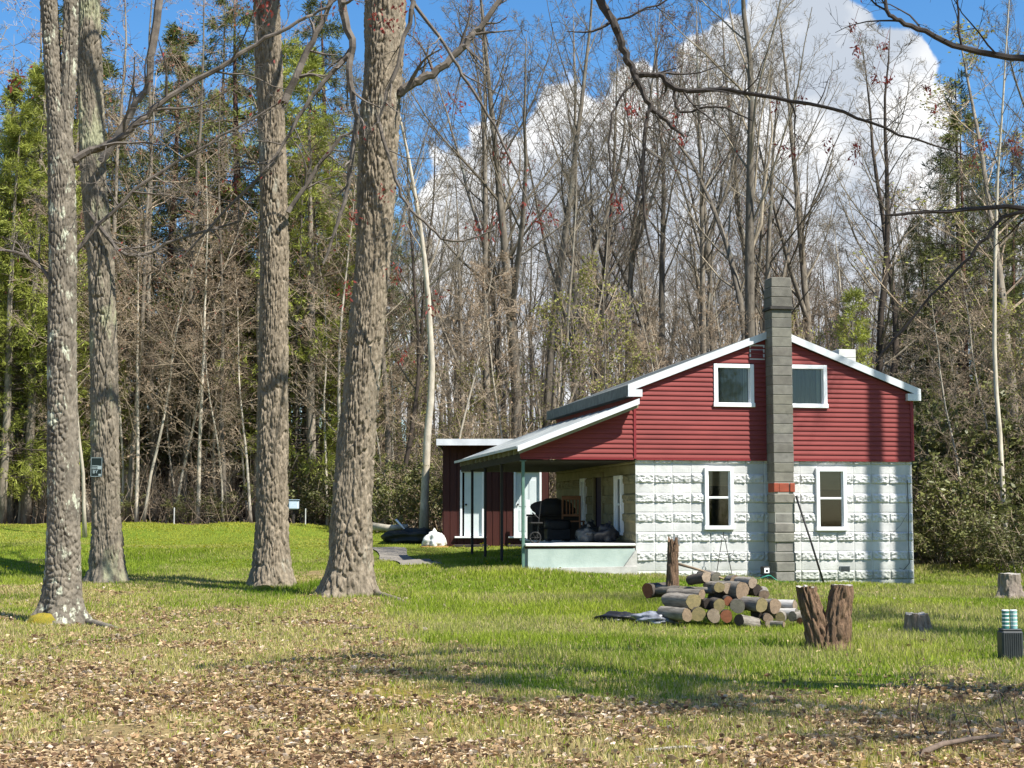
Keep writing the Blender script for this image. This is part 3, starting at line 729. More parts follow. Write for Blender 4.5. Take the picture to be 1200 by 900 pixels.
# ------------------------------------------------------------------ tree tools
def nrm(a): return a / (np.linalg.norm(a, axis=-1, keepdims=True) + 1e-9)
def paths(R, P0, D0, L, n, wander, up):
    B = len(P0); P = np.zeros((B, n + 1, 3)); P[:, 0] = P0; d = nrm(D0)
    for i in range(n):
        d = nrm(d + R.normal(0, wander, (B, 3)) + np.array([0, 0, up]))
        P[:, i + 1] = P[:, i] + d * (L / n)[:, None]
    return P
def kids(R, P, Rd, L, m, t0, t1, ang, lf, rf, n, wander, up, tip=.25, lpow=.6, rmin=.003):
    B, k, _ = P.shape
    t = (np.arange(m)[None] + R.uniform(0, 1, (B, m))) / m * (t1 - t0) + t0
    x = t * (k - 1); i = np.clip(np.floor(x).astype(int), 0, k - 2); f = (x - i)[..., None]
    bi = np.arange(B)[:, None]
    pos = P[bi, i] * (1 - f) + P[bi, i + 1] * f; tan = nrm(P[bi, i + 1] - P[bi, i])
    rr = Rd[bi, i] * (1 - f[..., 0]) + Rd[bi, i + 1] * f[..., 0]
    pos, tan, rr, t = pos.reshape(-1, 3), tan.reshape(-1, 3), rr.reshape(-1), t.reshape(-1)
    q = R.normal(0, 1, tan.shape); q -= tan * (q * tan).sum(1, keepdims=True); q = nrm(q)
    a = np.radians(R.uniform(ang[0], ang[1], len(t)))[:, None]
    d = tan * np.cos(a) + q * np.sin(a)
    Lc = np.repeat(L, m) * lf * (1 - t) ** lpow * R.uniform(.55, 1.2, len(t)) + .08
    r0 = np.maximum(rr * rf * R.uniform(.7, 1.1, len(t)), rmin)
    Pc = paths(R, pos, d, Lc, n, wander, up)
    Rc = r0[:, None] * np.linspace(1, tip, n + 1)[None]
    return Pc, np.maximum(Rc, rmin * .6), Lc
def cards(R, cen, w, l, drop=0, tilt=1.0, ax=None):
    n = len(cen)
    a = nrm(R.normal(0, 1, (n, 3)) + np.array([0, 0, -drop])) if ax is None else nrm(ax)
    b_ = nrm(np.cross(a, R.normal(0, 1, (n, 3))))
    w = np.broadcast_to(w, n)[:, None]; l = np.broadcast_to(l, n)[:, None]
    V = np.stack([cen, cen + a * l * .5 + b_ * w, cen + a * l, cen + a * l * .5 - b_ * w], 1).reshape(-1, 3)
    return V, np.arange(n * 4).reshape(n, 4)

def hide_protos(): pass
bark_grey = M('grey_bark', (.26, .225, .175), (.11, .093, .07), scale=(1, 1, .25), nscale=9, rough=.95, bump=.6, bscale=14, bvec=(2, 2, .4), rand=.35, c3=(.27, .275, .23), c3scale=1.6, c3th=.58)
bark_pale = M('pale_bark', (.52, .465, .37), (.30, .265, .20), scale=(1, 1, .4), nscale=6, rough=.95, rand=.25, c3=(.42, .41, .35), c3scale=3, c3th=.6)
bark_dark = M('dark_bark', (.085, .065, .05), (.045, .036, .028), scale=(1, 1, .2), nscale=9, rough=.95, bump=.5, bscale=12, rand=.3)
bark_rust = M('rusty_bark', (.15, .075, .055), (.075, .042, .032), scale=(1, 1, .2), nscale=9, rough=.95, bump=.5, bscale=12, rand=.3)
twig_grey = M('twig_grey', (.23, .195, .14), (.105, .088, .062), nscale=.8, rough=.95, rand=.3)
twig_tan = M('twig_tan', (.40, .32, .225), (.17, .125, .085), nscale=.8, rough=.95, rand=.3)
bud_green = M('bud_green', (.34, .34, .085), (.22, .23, .055), nscale=1.5, rough=.7, transl=.4, rand=.2)
bud_red = M('bud_red', (.28, .09, .06), (.19, .10, .06), nscale=1.5, rough=.7, transl=.3, rand=.2)
leaf_tan = M('beech_leaf', (.34, .24, .15), (.22, .15, .09), nscale=1.5, rough=.7, transl=.3, rand=.2)
needle_green = M('hemlock_green', (.17, .185, .04), (.065, .078, .02), nscale=1.2, rough=.6, transl=.2, rand=.25)
needle_bright = M('pine_bright', (.37, .40, .07), (.19, .215, .04), nscale=1.0, rough=.6, transl=.3, rand=.15)
needle_dark = M('pine_dark', (.045, .065, .028), (.025, .036, .017), nscale=1.0, rough=.6, transl=.15, rand=.2)
shrub_green = M('laurel_green', (.17, .175, .05), (.08, .088, .027), nscale=1.6, rough=.45, transl=.2, rand=.25)
red_leaf = M('young_red_leaf', (.30, .045, .035), (.17, .045, .03), nscale=6, rough=.6, transl=.4)

PROTO = {}
def bare_proto(key, seed, H, r0, fork=None, m1=18, t0=.4, lean=.03, wander=.05, bark=bark_grey, twig=twig_grey, bud=None, ang=(25, 55), lf=.36, l2=7, l3=5, l4=0, rmin=.006, up=.10, budn=1.0, name='bare_tree', budsize=.05):
    R = np.random.default_rng(seed)
    root = empty(name, (0, 0, 0), 'x', 'tree')
    n = 14; d0 = np.array([[R.normal(0, lean), R.normal(0, lean), 1]])
    tp = paths(R, np.zeros((1, 3)), d0, np.array([H]), n, wander * .5, .06)
    tt = np.linspace(0, 1, n + 1); tr = r0 * ((1 - tt) ** .75 * .92 + .05)[None] * np.where(tt == 0, 1.35, 1)
    T = [(tp, tr)]
    if fork:
        k = int(n * fork); f = R.choice([1, 2])
        for j in range(f):
            a = R.uniform(0, 2 * np.pi); dd = nrm(tp[0, k + 1] - tp[0, k]) + .38 * np.array([math.cos(a), math.sin(a), 0])
            q = paths(R, tp[:, k], dd[None], np.array([H * (1 - fork) * R.uniform(.8, .98)]), n, wander, .05)
            T.append((q, (tr[0, k] * .72 * ((1 - tt) ** .8 * .94 + .06))[None]))
    b = MB()
    for p, r in T: b.tubes(p, r, 9, cap=True)
    k_tr = b.build('trunk', bark, root, smooth=True)
    b = MB(); ends = []
    for j, (p, r) in enumerate(T):
        p1, r1, L1 = kids(R, p, r, np.array([H]), m1 if j == 0 else m1 // 2 + 2, t0 if j == 0 else .2, .98, ang, lf, .42, 6, .10, up, rmin=rmin * 1.6)
        b.tubes(p1, r1, 5)
        p2, r2_, L2 = kids(R, p1, r1, L1, l2, .18, 1., (25, 60), .42, .5, 4, .13, up * .7, rmin=rmin * 1.1)
        b.tubes(p2, r2_, 4)
        p3, r3, L3 = kids(R, p2, r2_, L2, l3, .15, 1., (25, 60), .5, .6, 3, .16, up * .5, rmin=rmin)
        b.tubes(p3, r3, 3); ends.append(p3[:, -1]); ends.append(p2[:, -1]); ends.append(p3[:, 2])
        if l4:
            p4, r4, L4 = kids(R, p3, r3, L3, l4, .2, 1., (25, 60), .55, .7, 2, .15, .03, rmin=rmin * .8)
            b.tubes(p4, r4, 3); ends.append(p4[:, -1])
    k_cr = b.build('branches', twig, root)
    KIDS[root.name] = [k_tr, k_cr]
    if bud is not None:
        e = np.concatenate(ends); e = e[R.uniform(0, 1, len(e)) < budn]
        e = e + R.normal(0, .05, e.shape)
        V, Q = cards(R, e, budsize * .45, budsize * R.uniform(.7, 1.5, len(e)), .3)
        KIDS[root.name].append(MB().add(V, Q).build('leaves', bud, root))
    PROTO[key] = [root, False, H]
    return root

def conifer_proto(key, seed, H, r0, spread, t0, bark, needle, name, dens=1.0, droop=-.05, updir=.1, card=(.015, .22), m1=110, l2=8, per=7, prof=.75):
    R = np.random.default_rng(seed); root = empty(name, (0, 0, 0), 'x', 'tree')
    n = 12; tp = paths(R, np.zeros((1, 3)), np.array([[R.normal(0, .02), R.normal(0, .02), 1]]), np.array([H]), n, .012, .03)
    tt = np.linspace(0, 1, n + 1); tr = r0 * ((1 - tt) ** .85 * .96 + .03)[None]
    k_tr = MB().tubes(tp, tr, 10, cap=True).build('trunk', bark, root, smooth=True)
    t = np.sort(R.uniform(t0, .985, m1)); x = t * n; i = np.clip(np.floor(x).astype(int), 0, n - 1); f = (x - i)[:, None]
    pos = tp[0, i] * (1 - f) + tp[0, i + 1] * f
    az = R.uniform(0, 2 * np.pi, m1); d = np.stack([np.cos(az), np.sin(az), updir + .5 * (t - .5)], -1)
    s = (t - t0) / (1 - t0); L = spread * ((1 - s) ** prof) * R.uniform(.5, 1.1, m1) * np.clip(.55 + s * 2.2, .5, 1) + .2
    p1 = paths(R, pos, d, L, 6, .06, droop); r1 = (np.maximum(L * .011, .008))[:, None] * np.linspace(1, .3, 7)[None]
    b = MB().tubes(p1, r1, 4)
    p2, r2_, L2 = kids(R, p1, r1, L, l2, .22, 1., (30, 65), .38, .6, 3, .08, droop, rmin=.006)
    b.tubes(p2, r2_, 3); k_br = b.build('branches', bark_dark if bark is not bark_pale else bark_grey, root)
    # needle sprays along the side shoots
    q = R.uniform(.15, 1, (len(p2), per)); xi = q * 3; ii = np.clip(np.floor(xi).astype(int), 0, 2); ff = (xi - ii)[..., None]
    bi = np.arange(len(p2))[:, None]; cen = (p2[bi, ii] * (1 - ff) + p2[bi, ii + 1] * ff).reshape(-1, 3)
    ax = nrm(p2[bi, ii + 1] - p2[bi, ii]).reshape(-1, 3) + R.normal(0, .55, cen.shape); ax[:, 2] -= .1
    keep = R.uniform(0, 1, len(cen)) < dens; cen = cen[keep] + R.normal(0, .05, (keep.sum(), 3)); ax = ax[keep]
    V, Q = cards(R, cen, card[0] * R.uniform(.7, 1.3, len(cen)), card[1] * R.uniform(.6, 1.3, len(cen)), ax=ax)
    # and along the boughs' tips
    k_n = MB().add(V, Q).build('needles', needle, root)
    KIDS[root.name] = [k_tr, k_br, k_n]; PROTO[key] = [root, False, H]
    return root

def shrub_proto(key, seed, H, Wd, stems, leaf, bark, n, name, lsz=(.03, .12), label='x', cat='shrub', l2=6, l3=5):
    R = np.random.default_rng(seed); root = empty(name, (0, 0, 0), label, cat)
    P0 = np.stack([R.normal(0, Wd * .12, stems), R.normal(0, Wd * .12, stems), np.full(stems, -.05)], -1)
    D0 = np.stack([R.normal(0, .45, stems), R.normal(0, .45, stems), np.ones(stems)], -1)
    L = H * R.uniform(.6, 1.1, stems)
    p1 = paths(R, P0, D0, L, 6, .14, .03); r1 = np.maximum(L * .008, .008)[:, None] * np.linspace(1, .3, 7)[None]
    p2, r2_, L2 = kids(R, p1, r1, L, l2, .1, 1, (25, 70), .5, .6, 4, .16, .03, rmin=.005)
    p3, r3, L3 = kids(R, p2, r2_, L2, l3, .1, 1, (25, 70), .6, .6, 3, .16, .0, rmin=.004)
    k_b = MB().tubes(p1, r1, 5).tubes(p2, r2_, 4).tubes(p3, r3, 3).build('stems', bark, root)
    j = R.integers(0, len(p3), n); q = R.integers(0, 3, n); f = R.uniform(0, 1, n)[:, None]
    cen = p3[j, q] * (1 - f) + p3[j, q + 1] * f + R.normal(0, .04, (n, 3))
    V, Q = cards(R, cen, lsz[0] * R.uniform(.7, 1.3, n), lsz[1] * R.uniform(.6, 1.3, n), .1)
    KIDS[root.name] = [k_b, MB().add(V, Q).build('leaves', leaf, root)]; PROTO[key] = [root, False, H]

def put(key, x, y, label, group=None, h=None, rz=None, cat=None, wide=1.0, tilt=(0, 0), dz=0, R=random):
    root, used, H = PROTO[key]
    s = (h / H) if h else R.uniform(.85, 1.15)
    loc = (x, y, gz(x, y) + dz); rz = R.uniform(0, 6.28) if rz is None else rz
    if not used:
        PROTO[key][1] = True; o = root
        o.location = loc; o.rotation_euler = (tilt[0], tilt[1], rz); o.scale = (s * wide, s * wide, s)
    else: o = copy_tree(root, loc, rz, (s * wide, s), tilt)
    o['label'] = label
    if cat: o['category'] = cat
    if group: o['group'] = group
    elif 'group' in o: del o['group']
    return o

bare_proto('A', 101, 20, .19, fork=.42, m1=17, t0=.38, l4=2, l2=9, lf=.42)
bare_proto('B', 102, 21, .17, fork=.34, m1=15, t0=.42, l4=2, ang=(22, 48), l2=9, lf=.42)
bare_proto('Cc', 103, 18, .14, fork=.5, m1=20, t0=.36, l4=2, l2=9, lf=.40)
bare_proto('Dd', 104, 19, .16, fork=.5, m1=18, t0=.4, l4=2, l2=9, lf=.42, bud=bud_red, budn=.3, budsize=.05)
bare_proto('Ee', 105, 17, .12, m1=22, t0=.3, lean=.08, wander=.1, l4=2, bark=bark_dark, twig=twig_grey)
bare_proto('Ff', 106, 22, .20, fork=.26, m1=16, t0=.4, l4=2, ang=(20, 45), l2=9, lf=.44, wander=.07)
bare_proto('Pale', 107, 16, .13, m1=16, t0=.5, lean=.05, wander=.08, bark=bark_pale, l4=2)
bare_proto('Bud', 108, 14, .09, m1=26, t0=.25, bark=bark_grey, twig=twig_tan, bud=bud_green, budn=.5, budsize=.06, l4=1, lf=.3)
bare_proto('SapA', 109, 9, .055, m1=30, t0=.22, lean=.08, wander=.07, bark=bark_pale, twig=twig_tan, l4=1, lf=.30, ang=(40, 80), up=.02, name='sapling', bud=leaf_tan, budn=.06, budsize=.07)
bare_proto('SapB', 110, 10, .05, m1=26, t0=.3, lean=.05, wander=.10, bark=bark_pale, twig=twig_tan, l4=1, lf=.26, ang=(35, 75), up=.03, name='sapling', bud=leaf_tan, budn=.08, budsize=.07)
bare_proto('SapC', 111, 7, .04, m1=28, t0=.2, lean=.1, wander=.1, bark=bark_pale, twig=twig_tan, l4=2, lf=.4, ang=(40, 85), up=.01, name='sapling', bud=leaf_tan, budn=.08, budsize=.06)
bare_proto('Beech', 120, 14, .09, m1=24, t0=.2, lean=.05, wander=.08, bark=bark_grey, twig=twig_tan, bud=bud_red, budn=.22, budsize=.05, l4=2, lf=.42, ang=(45, 85), l2=6, l3=4, up=.03, rmin=.005)
bare_proto('SapG', 112, 6, .035, m1=22, t0=.12, lean=.08, wander=.1, bark=bark_grey, twig=twig_tan, l4=1, lf=.4, ang=(30, 70), up=.04, name='sapling', bud=bud_green, budn=.6, budsize=.06)
conifer_proto('Hem', 201, 17, .20, 3.6, .16, bark_rust, needle_green, 'hemlock_tree', m1=140, l2=10, per=15)
conifer_proto('HemB', 202, 20, .26, 4.2, .25, bark_rust, needle_green, 'hemlock_tree', m1=140, l2=10, per=15, droop=-.08)
conifer_proto('PineB', 203, 18, .2, 4.0, .10, bark_grey, needle_bright, 'pine_tree', m1=110, l2=9, per=18, card=(.016, .26), droop=.03)
conifer_proto('PineD', 204, 19, .22, 3.4, .28, bark_dark, needle_dark, 'pine_tree', m1=70, l2=8, per=16, card=(.018, .28), droop=.02, dens=.8)
conifer_proto('YoungP', 205, 9, .10, 2.0, .08, bark_grey, needle_bright, 'pine_tree', m1=80, l2=7, per=14, card=(.014, .2), droop=.06, updir=.5)
shrub_proto('Laurel', 301, 3.0, 2.6, 14, shrub_green, twig_tan, 3000, 'laurel_shrub', (.03, .13))
shrub_proto('LaurelB', 302, 2.3, 2.4, 14, shrub_green, twig_tan, 2400, 'laurel_shrub', (.03, .12))
shrub_proto('BudShrub', 303, 3.4, 2.5, 10, bud_green, twig_tan, 1300, 'budding_shrub', (.014, .042))
shrub_proto('TwigShrub', 304, 2.6, 2.2, 14, leaf_tan, twig_tan, 160, 'twiggy_shrub', (.02, .06))

# ------------------------------------------------------------------ the big trunks on the lawn
def bark_trunk(b, pix, depth, furrow=(.075, .30), dz=.018, dep=.035, seed=0, flare=.5, nu=168, top_extra=0):
    # pix: (u, v, half-width px) from the base up, all at one distance
    pts = np.array([at(u, v, depth) for u, v, w in pix]); rad = np.array([w * .90 / F * depth for u, v, w in pix])
    zs = np.arange(pts[0, 2] - .25, pts[-1, 2], dz)
    cx = np.interp(zs, pts[:, 2], pts[:, 0]); r = np.interp(zs, pts[:, 2], rad)
    k = np.ones(25) / 25; pad = lambda a: np.convolve(np.pad(a, 12, mode='edge'), k, 'valid')
    cx, r = pad(cx), pad(r)
    cy = depth + .12 * (fbm(zs * .35, zs * 0 + seed, 2, 3) - .5)
    a = np.arange(nu) / nu * 2 * np.pi
    A, Z = np.meshgrid(a, zs); nw = max(8, int(2 * np.pi * r.mean() / furrow[0]))
    wob = (fbm(Z * 1.4 + seed, np.cos(A) * 1.5 + np.sin(A) * 1.1 + 10, 3, seed + 5) - .5) * 1.4
    f1, f2 = worley(A / (2 * np.pi) * nw + wob, Z / furrow[1] + h2(np.floor(A / (2*np.pi) * nw), A * 0, 2), seed, wrap=nw)
    ridge = np.clip((f2 - f1) / .22, 0, 1) ** .7
    g1, g2 = worley(A / (2 * np.pi) * int(nw * .62) + wob * .8, Z / (furrow[1] * .55) + 3.3, seed + 21, wrap=int(nw * .62))
    sel = np.clip((fbm(np.cos(A) * 1.2 + 9, Z * .55 + np.sin(A) * 1.2, 3, seed + 31) - .42) * 5, 0, 1)
    ridge = ridge * (1 - sel) + np.clip((g2 - g1) / .3, 0, 1) * sel
    ridge = ridge * np.clip(1.25 - 1.6 * np.clip((vn(A * 1.1 + 3, Z * .5, seed + 41) - .62) * 6, 0, 1), .35, 1)
    fine = fbm(A / (2*np.pi) * nw * 2.6, Z * 15, 3, seed + 2)
    rr = r[:, None] + dep * (ridge - .7) * (.6 + .8 * vn(A / (2*np.pi) * nw * .5, Z * 2.2, seed + 3)) + dep * .9 * (fine - .5) + r[:, None] * .10 * (fbm(np.cos(A) * 1.3 + 5, Z * .8 + np.sin(A) * 1.3, 3, seed + 7) - .5)
    hz = Z - (pts[0, 2]); lobes = .5 + .5 * np.cos(A * 5 + seed + .8 * np.sin(A * 2)) 
    rr = rr + r[0] * flare * np.exp(-np.clip(hz, -.05, 9) / .22) * (.25 + lobes)
    V = np.stack([cx[:, None] + rr * np.cos(A), cy[:, None] + rr * np.sin(A), Z], -1)
    n = len(zs); i = np.arange(n - 1)[:, None] * nu; j = np.arange(nu)[None]; j2 = (j + 1) % nu
    Q = np.stack([i + j, i + j2, i + nu + j2, i + nu + j], -1).reshape(-1, 4)
    b.add(V.reshape(-1, 3), Q)
    return np.stack([cx, cy, zs], -1)[-1], r[-1]
oak_bark = M('furrowed_bark', (.285, .235, .17), (.118, .097, .068), scale=(1, 1, .3), nscale=12, rough=.95, bump=.9, bscale=34, bvec=(1, 1, .22), bdist=.03, c3=(.33, .33, .27), c3scale=2.2, c3th=.60, c3w=.1)
oak_bark_green = M('mossy_furrowed_bark', (.235, .20, .15), (.11, .095, .07), scale=(1, 1, .35), nscale=9, rough=.95, bump=.5, bscale=60, c3=(.27, .27, .17), c3scale=1.8, c3th=.54, c3w=.1)
lichen_bark = M('lichen_bark', (.22, .19, .145), (.09, .078, .06), scale=(1, 1, .5), nscale=7, rough=.95, bump=.4, bscale=60, c3=(.40, .41, .31), c3scale=6.5, c3th=.57, c3w=.05)
bough_bark = M('bough_bark', (.17, .145, .12), (.08, .067, .055), nscale=5, rough=.95)
moss_mat = M('yellow_moss', (.27, .20, .02), (.16, .15, .02), nscale=12, rough=1, bump=1, bscale=60)

def bough(b, pix, depth, k=7, wob=.015, dvar=0, sub=4):
    p = np.array([at(u, v, depth + dvar * i) for i, (u, v, w) in enumerate(pix)]); r = np.array([max(w, .6) / F * depth for u, v, w in pix])
    t = np.arange(len(p)); tt = np.linspace(0, len(p) - 1, (len(p) - 1) * sub + 1)
    # Catmull-Rom
    q = np.empty((len(tt), 3))
    for c, x in enumerate(tt):
        i = min(int(x), len(p) - 2); f = x - i
        p0, p1, p2, p3 = p[max(i-1, 0)], p[i], p[i+1], p[min(i+2, len(p)-1)]
        q[c] = .5 * ((2*p1) + (-p0+p2)*f + (2*p0-5*p1+4*p2-p3)*f*f + (-p0+3*p1-3*p2+p3)*f**3)
    q += np.random.default_rng(len(p) + int(pix[0][0]) + 1000).normal(0, wob, q.shape); rr = np.interp(tt, t, r)
    b.tubes(q, rr, k, cap=True)
    return q, rr

def twigs(b, Rr, q, r, m=6, lf=.35, n2=4, n3=3, rmin=.004, up=.0):
    L = np.array([np.linalg.norm(np.diff(q, axis=0), axis=1).sum()])
    p1, r1, L1 = kids(Rr, q[None], r[None], L, m, .12, 1, (30, 75), lf, .55, 6, .15, up, rmin=rmin * 1.3); b.tubes(p1, r1, 4)
    p2, r2_, L2 = kids(Rr, p1, r1, L1, n2, .15, 1, (30, 70), .5, .6, 4, .17, up, rmin=rmin); b.tubes(p2, r2_, 3)
    p3, r3, L3 = kids(Rr, p2, r2_, L2, n3, .15, 1, (30, 70), .55, .7, 3, .17, up, rmin=rmin * .8); b.tubes(p3, r3, 3)
    return np.concatenate([p3[:, -1], p2[:, -1], p1[:, -1]])

def crown_above(b, Rr, top, r, H, m=14, lean=(0, 0), t0=.05):
    p = paths(Rr, top[None] - np.array([[0, 0, .15]]), np.array([[lean[0], lean[1], 1]]), np.array([H]), 12, .06, .03)
    rr = r * (np.linspace(1, .1, 13) ** .9)[None]; b.tubes(p, rr, 10)
    p1, r1, L1 = kids(Rr, p, rr, np.array([H]), m, t0, .97, (30, 65), .5, .42, 7, .12, .06, rmin=.015); b.tubes(p1, r1, 6)
    p2, r2_, L2 = kids(Rr, p1, r1, L1, 6, .2, 1, (30, 60), .45, .5, 5, .14, .03, rmin=.008); b.tubes(p2, r2_, 4)
    p3, r3, L3 = kids(Rr, p2, r2_, L2, 5, .15, 1, (30, 60), .5, .6, 3, .16, .02, rmin=.005); b.tubes(p3, r3, 3)
    p4, r4, L4 = kids(Rr, p3, r3, L3, 3, .2, 1, (30, 60), .5, .6, 2, .16, 0, rmin=.004); b.tubes(p4, r4, 3)
    return np.concatenate([p4[:, -1], p3[:, -1]])

def tassels(cens, Rr, n=26, size=.11, spread=.10):
    b = MB(); cs = np.repeat(np.asarray(cens), n, axis=0)
    cs = cs + Rr.normal(0, spread, cs.shape) * np.array([.8, .8, 1])
    V, Q = cards(Rr, cs, size * .2 * Rr.uniform(.6, 1.3, len(cs)), size * Rr.uniform(.5, 1.3, len(cs)), 1.4)
    return b.add(V, Q)

Rr = np.random.default_rng(5)
def big_tree(name, label, base, trunk_parts, bark, boughs, depth, crown_h, red=(), cat='tree', moss=None, **kw):
    x, y = base; root = empty(name, (x, y, gz(x, y)), label, cat); off = np.array([x, y, gz(x, y)])
    b = MB(); tops = []
    for i, tp in enumerate(trunk_parts): tops.append(bark_trunk(b, tp, depth, seed=int(abs(x) * 10) + i * 3, **(kw if i == 0 else dict(kw, flare=0))))
    b.v = [v - off for v in b.v]; b.build('trunk', bark, root, smooth=True)
    b = MB(); ends = []
    for t, r in tops: ends.append(crown_above(b, Rr, t, r, crown_h * Rr.uniform(.85, 1.1), lean=(Rr.normal(0, .1), Rr.normal(0, .05))))
    for bo in boughs:
        q, rr = bough(b, bo[0], bo[1] if len(bo) > 1 else depth); ends.append(twigs(b, Rr, q, rr, *(bo[2] if len(bo) > 2 else (7, .35))))
    b.v = [v - off for v in b.v]; b.build('branches', bough_bark, root)
    e = np.concatenate(ends); e = e[Rr.uniform(0, 1, len(e)) < .05]
    c = list(e) + [at(u, v, d) for u, v, d in red]
    b = tassels([at(u, v, d) for u, v, d in red], Rr, n=22, size=.10, spread=.11) if red else MB()
    V, Q = cards(Rr, e, .02, .09, 1.2); b.add(V, Q)
    b.v = [v - off for v in b.v]; b.build('leaves', red_leaf, root)
    return root
T1 = [(72, 728, 24), (73, 690, 22), (74, 600, 20), (73.5, 450, 18.5), (74, 300, 17), (72, 200, 17), (70, 160, 16.5), (62, 100, 12), (58, 40, 11.5), (56, 0, 11), (53, -60, 10)]
T1b = [(72, 205, 8), (75, 160, 10), (80, 100, 9.5), (82, 40, 9), (83, 0, 9), (84, -60, 8.5)]
big_tree('maple_tree', 'lichen-spotted forked trunk nearest the left edge with moss at its foot', (at(72, 728, 22.3)[0], 22.3), [T1, T1b], lichen_bark,
         [([(86, 190, 5), (105, 175, 4.6), (137, 165, 4.2), (165, 140, 3.8), (196, 112, 3.5), (258, 79, 3), (300, 52, 2.6), (350, 25, 2), (383, 8, 1.6), (420, -20, 1)], 22.3, (12, .34, 5, 4)),
          ([(85, 300, 3), (130, 250, 2.4), (190, 200, 2), (260, 160, 1.5), (330, 120, 1)], 22.5, (14, .4, 5, 4)),
          ([(60, 330, 2.5), (30, 300, 2), (-20, 290, 1.3)], 22.3, (8, .5))], 22.3, 9, red=[(310, 4, 22.5), (20, 90, 22)], furrow=(.045, .18), dep=.030, flare=.75)
T2 = [(126, 680, 22), (125, 640, 19.5), (124, 600, 17), (122, 450, 16.5), (118, 300, 16), (110, 200, 16), (106, 100, 15.5), (104, 0, 14), (103, -60, 13)]
big_tree('oak_tree', 'rough grey-green trunk carrying the small black notice', (at(125, 682, 31.8)[0], 31.8), [T2], oak_bark_green,
         [([(118, 190, 5), (160, 120, 4), (172, 104, 4), (179, 54, 5), (187, 0, 5), (190, -40, 5)], 31.3, (4, .25)),
          ([(105, 250, 3), (150, 300, 2.2), (210, 280, 1.8), (280, 260, 1.2)], 31.5, (14, .5, 5, 4))], 31.8, 9, furrow=(.048, .60), dep=.052, flare=.35)
T3 = [(320, 689, 28), (319, 650, 23), (319, 600, 20.5), (320, 450, 18), (322, 300, 17.2), (319, 150, 17.5), (313, 40, 17), (312, 0, 16.5), (311, -60, 16)]
big_tree('oak_tree', 'straight brown trunk, middle of the three tall ones left of the porch', (at(320, 689, 30.9)[0], 30.9), [T3], oak_bark,
         [([(333, 120, 5), (360, 60, 4), (380, 20, 3), (400, -30, 3)], 30.8, (6, .4)),
          ([(330, 180, 3), (308, 204, 2), (270, 240, 1.6), (215, 300, 1)], 30.3, (12, .5, 5, 4)),
          ([(336, 250, 3), (370, 200, 2.5), (400, 160, 2), (430, 150, 1)], 30.5, (10, .5, 4, 4))], 30.9, 10, red=[(300, 8, 30.5), (322, -2, 30.5), (270, 215, 30)], furrow=(.046, .58), dep=.052, flare=.30)
T4 = [(406, 699, 35), (410, 660, 29), (412, 600, 25), (419, 500, 23), (424, 450, 22), (436, 300, 22.5), (445, 150, 25.5), (452, 0, 26.5), (455, -60, 26)]
big_tree('oak_tree', 'thickest brown trunk with deep furrowed bark, closest to the porch', (at(406, 699, 28)[0], 28), [T4], oak_bark,
         [([(466, 110, 6), (485, 97, 5.5), (507, 87, 5), (537, 60, 4.5), (553, 43, 4), (573, 20, 3.5), (600, -30, 3)], 27.9, (9, .4, 4, 4)),
          ([(430, -40, 6), (400, 0, 5.5), (412, 46, 4.5), (410, 83, 4), (417, 137, 3.5), (410, 200, 3), (400, 250, 2.4), (379, 308, 1.5)], 27, (9, .25, 4, 3)),
          ([(411, 62, 3.5), (390, 85, 3), (367, 112, 2.6), (333, 167, 2), (308, 204, 1.4)], 27, (8, .4, 4, 3)),
          ([(440, 133, 2.5), (460, 200, 2), (477, 237, 1.8), (503, 267, 1.6), (533, 283, 1.4), (580, 270, .8)], 26.8, (6, .3, 3, 3)),
          ([(470, -20, 3), (483, 0, 2.4), (523, 57, 2.1), (550, 100, 1.9), (580, 147, 1.6), (607, 207, 1.2), (620, 247, .8)], 26.6, (8, .3, 4, 3)),
          ([(485, 0, 3), (470, 60, 2.6), (450, 120, 2), (443, 150, 1.5)], 26.5, (5, .4))], 28, 11,
         red=[(445, 18, 26.8), (470, 8, 26.8), (455, 30, 26.8), (415, 250, 26.9), (405, 340, 26.9), (465, 320, 26.8), (580, 262, 26.8), (620, 250, 26.6), (560, 268, 26.8), (590, 180, 26.6), (535, 120, 26.6), (510, 350, 26.8), (470, 416, 26.8), (452, 225, 26.9)], furrow=(.050, .62), dep=.058, flare=.33)
# moss and roots
for (u, v, dpt, s, lab) in ((52, 715, 21.9, (.22, .16, .14), 'yellow moss cushion on the foot of the lichened trunk'), (311, 693, 29.9, (.20, .15, .09), 'round yellow moss cushion in front of the straight brown trunk')):
    x = gx(u, dpt); V, Q = lump(*s, 44 + int(u), rough=.25); tag(MB().add(V, Q).build('moss_cushion', moss_mat, loc=(x, dpt, gz(x, dpt) + .02), smooth=True), lab, 'moss')

# notice on the second trunk
sg = empty('notice_sign', (at(114, 548, 31.4)[0], 31.4 - .06, at(114, 559, 31.4)[2]), 'small black notice with pale lettering nailed to the rough grey-green trunk', 'sign')
MB().bbox(-.125, .125, -.006, .006, 0, .40, .004).build('board', M('black_sign', (.010, .018, .016), rough=.4), sg)
b = MB()
for (x0, x1, z0, z1) in ((-.112, .112, .385, .392), (-.112, .112, .008, .015), (.106, .112, .016, .384), (-.112, -.106, .016, .384)): b.box(x0, x1, -.0095, -.0065, z0, z1)
b.build('border', M('pale_ink', (.34, .42, .42), rough=.6), sg)
b = MB(); b.box(.02, .10, -.0095, -.0065, .155, .225); b.box(.045, .10, -.0095, -.0065, .025, .062)
for i in range(3): b.box(-.09, .01 + .02 * i, -.0095, -.0065, .16 + i * .03, .172 + i * .03)
b.build('print', M('pale_print', (.30, .37, .37), rough=.6), sg)
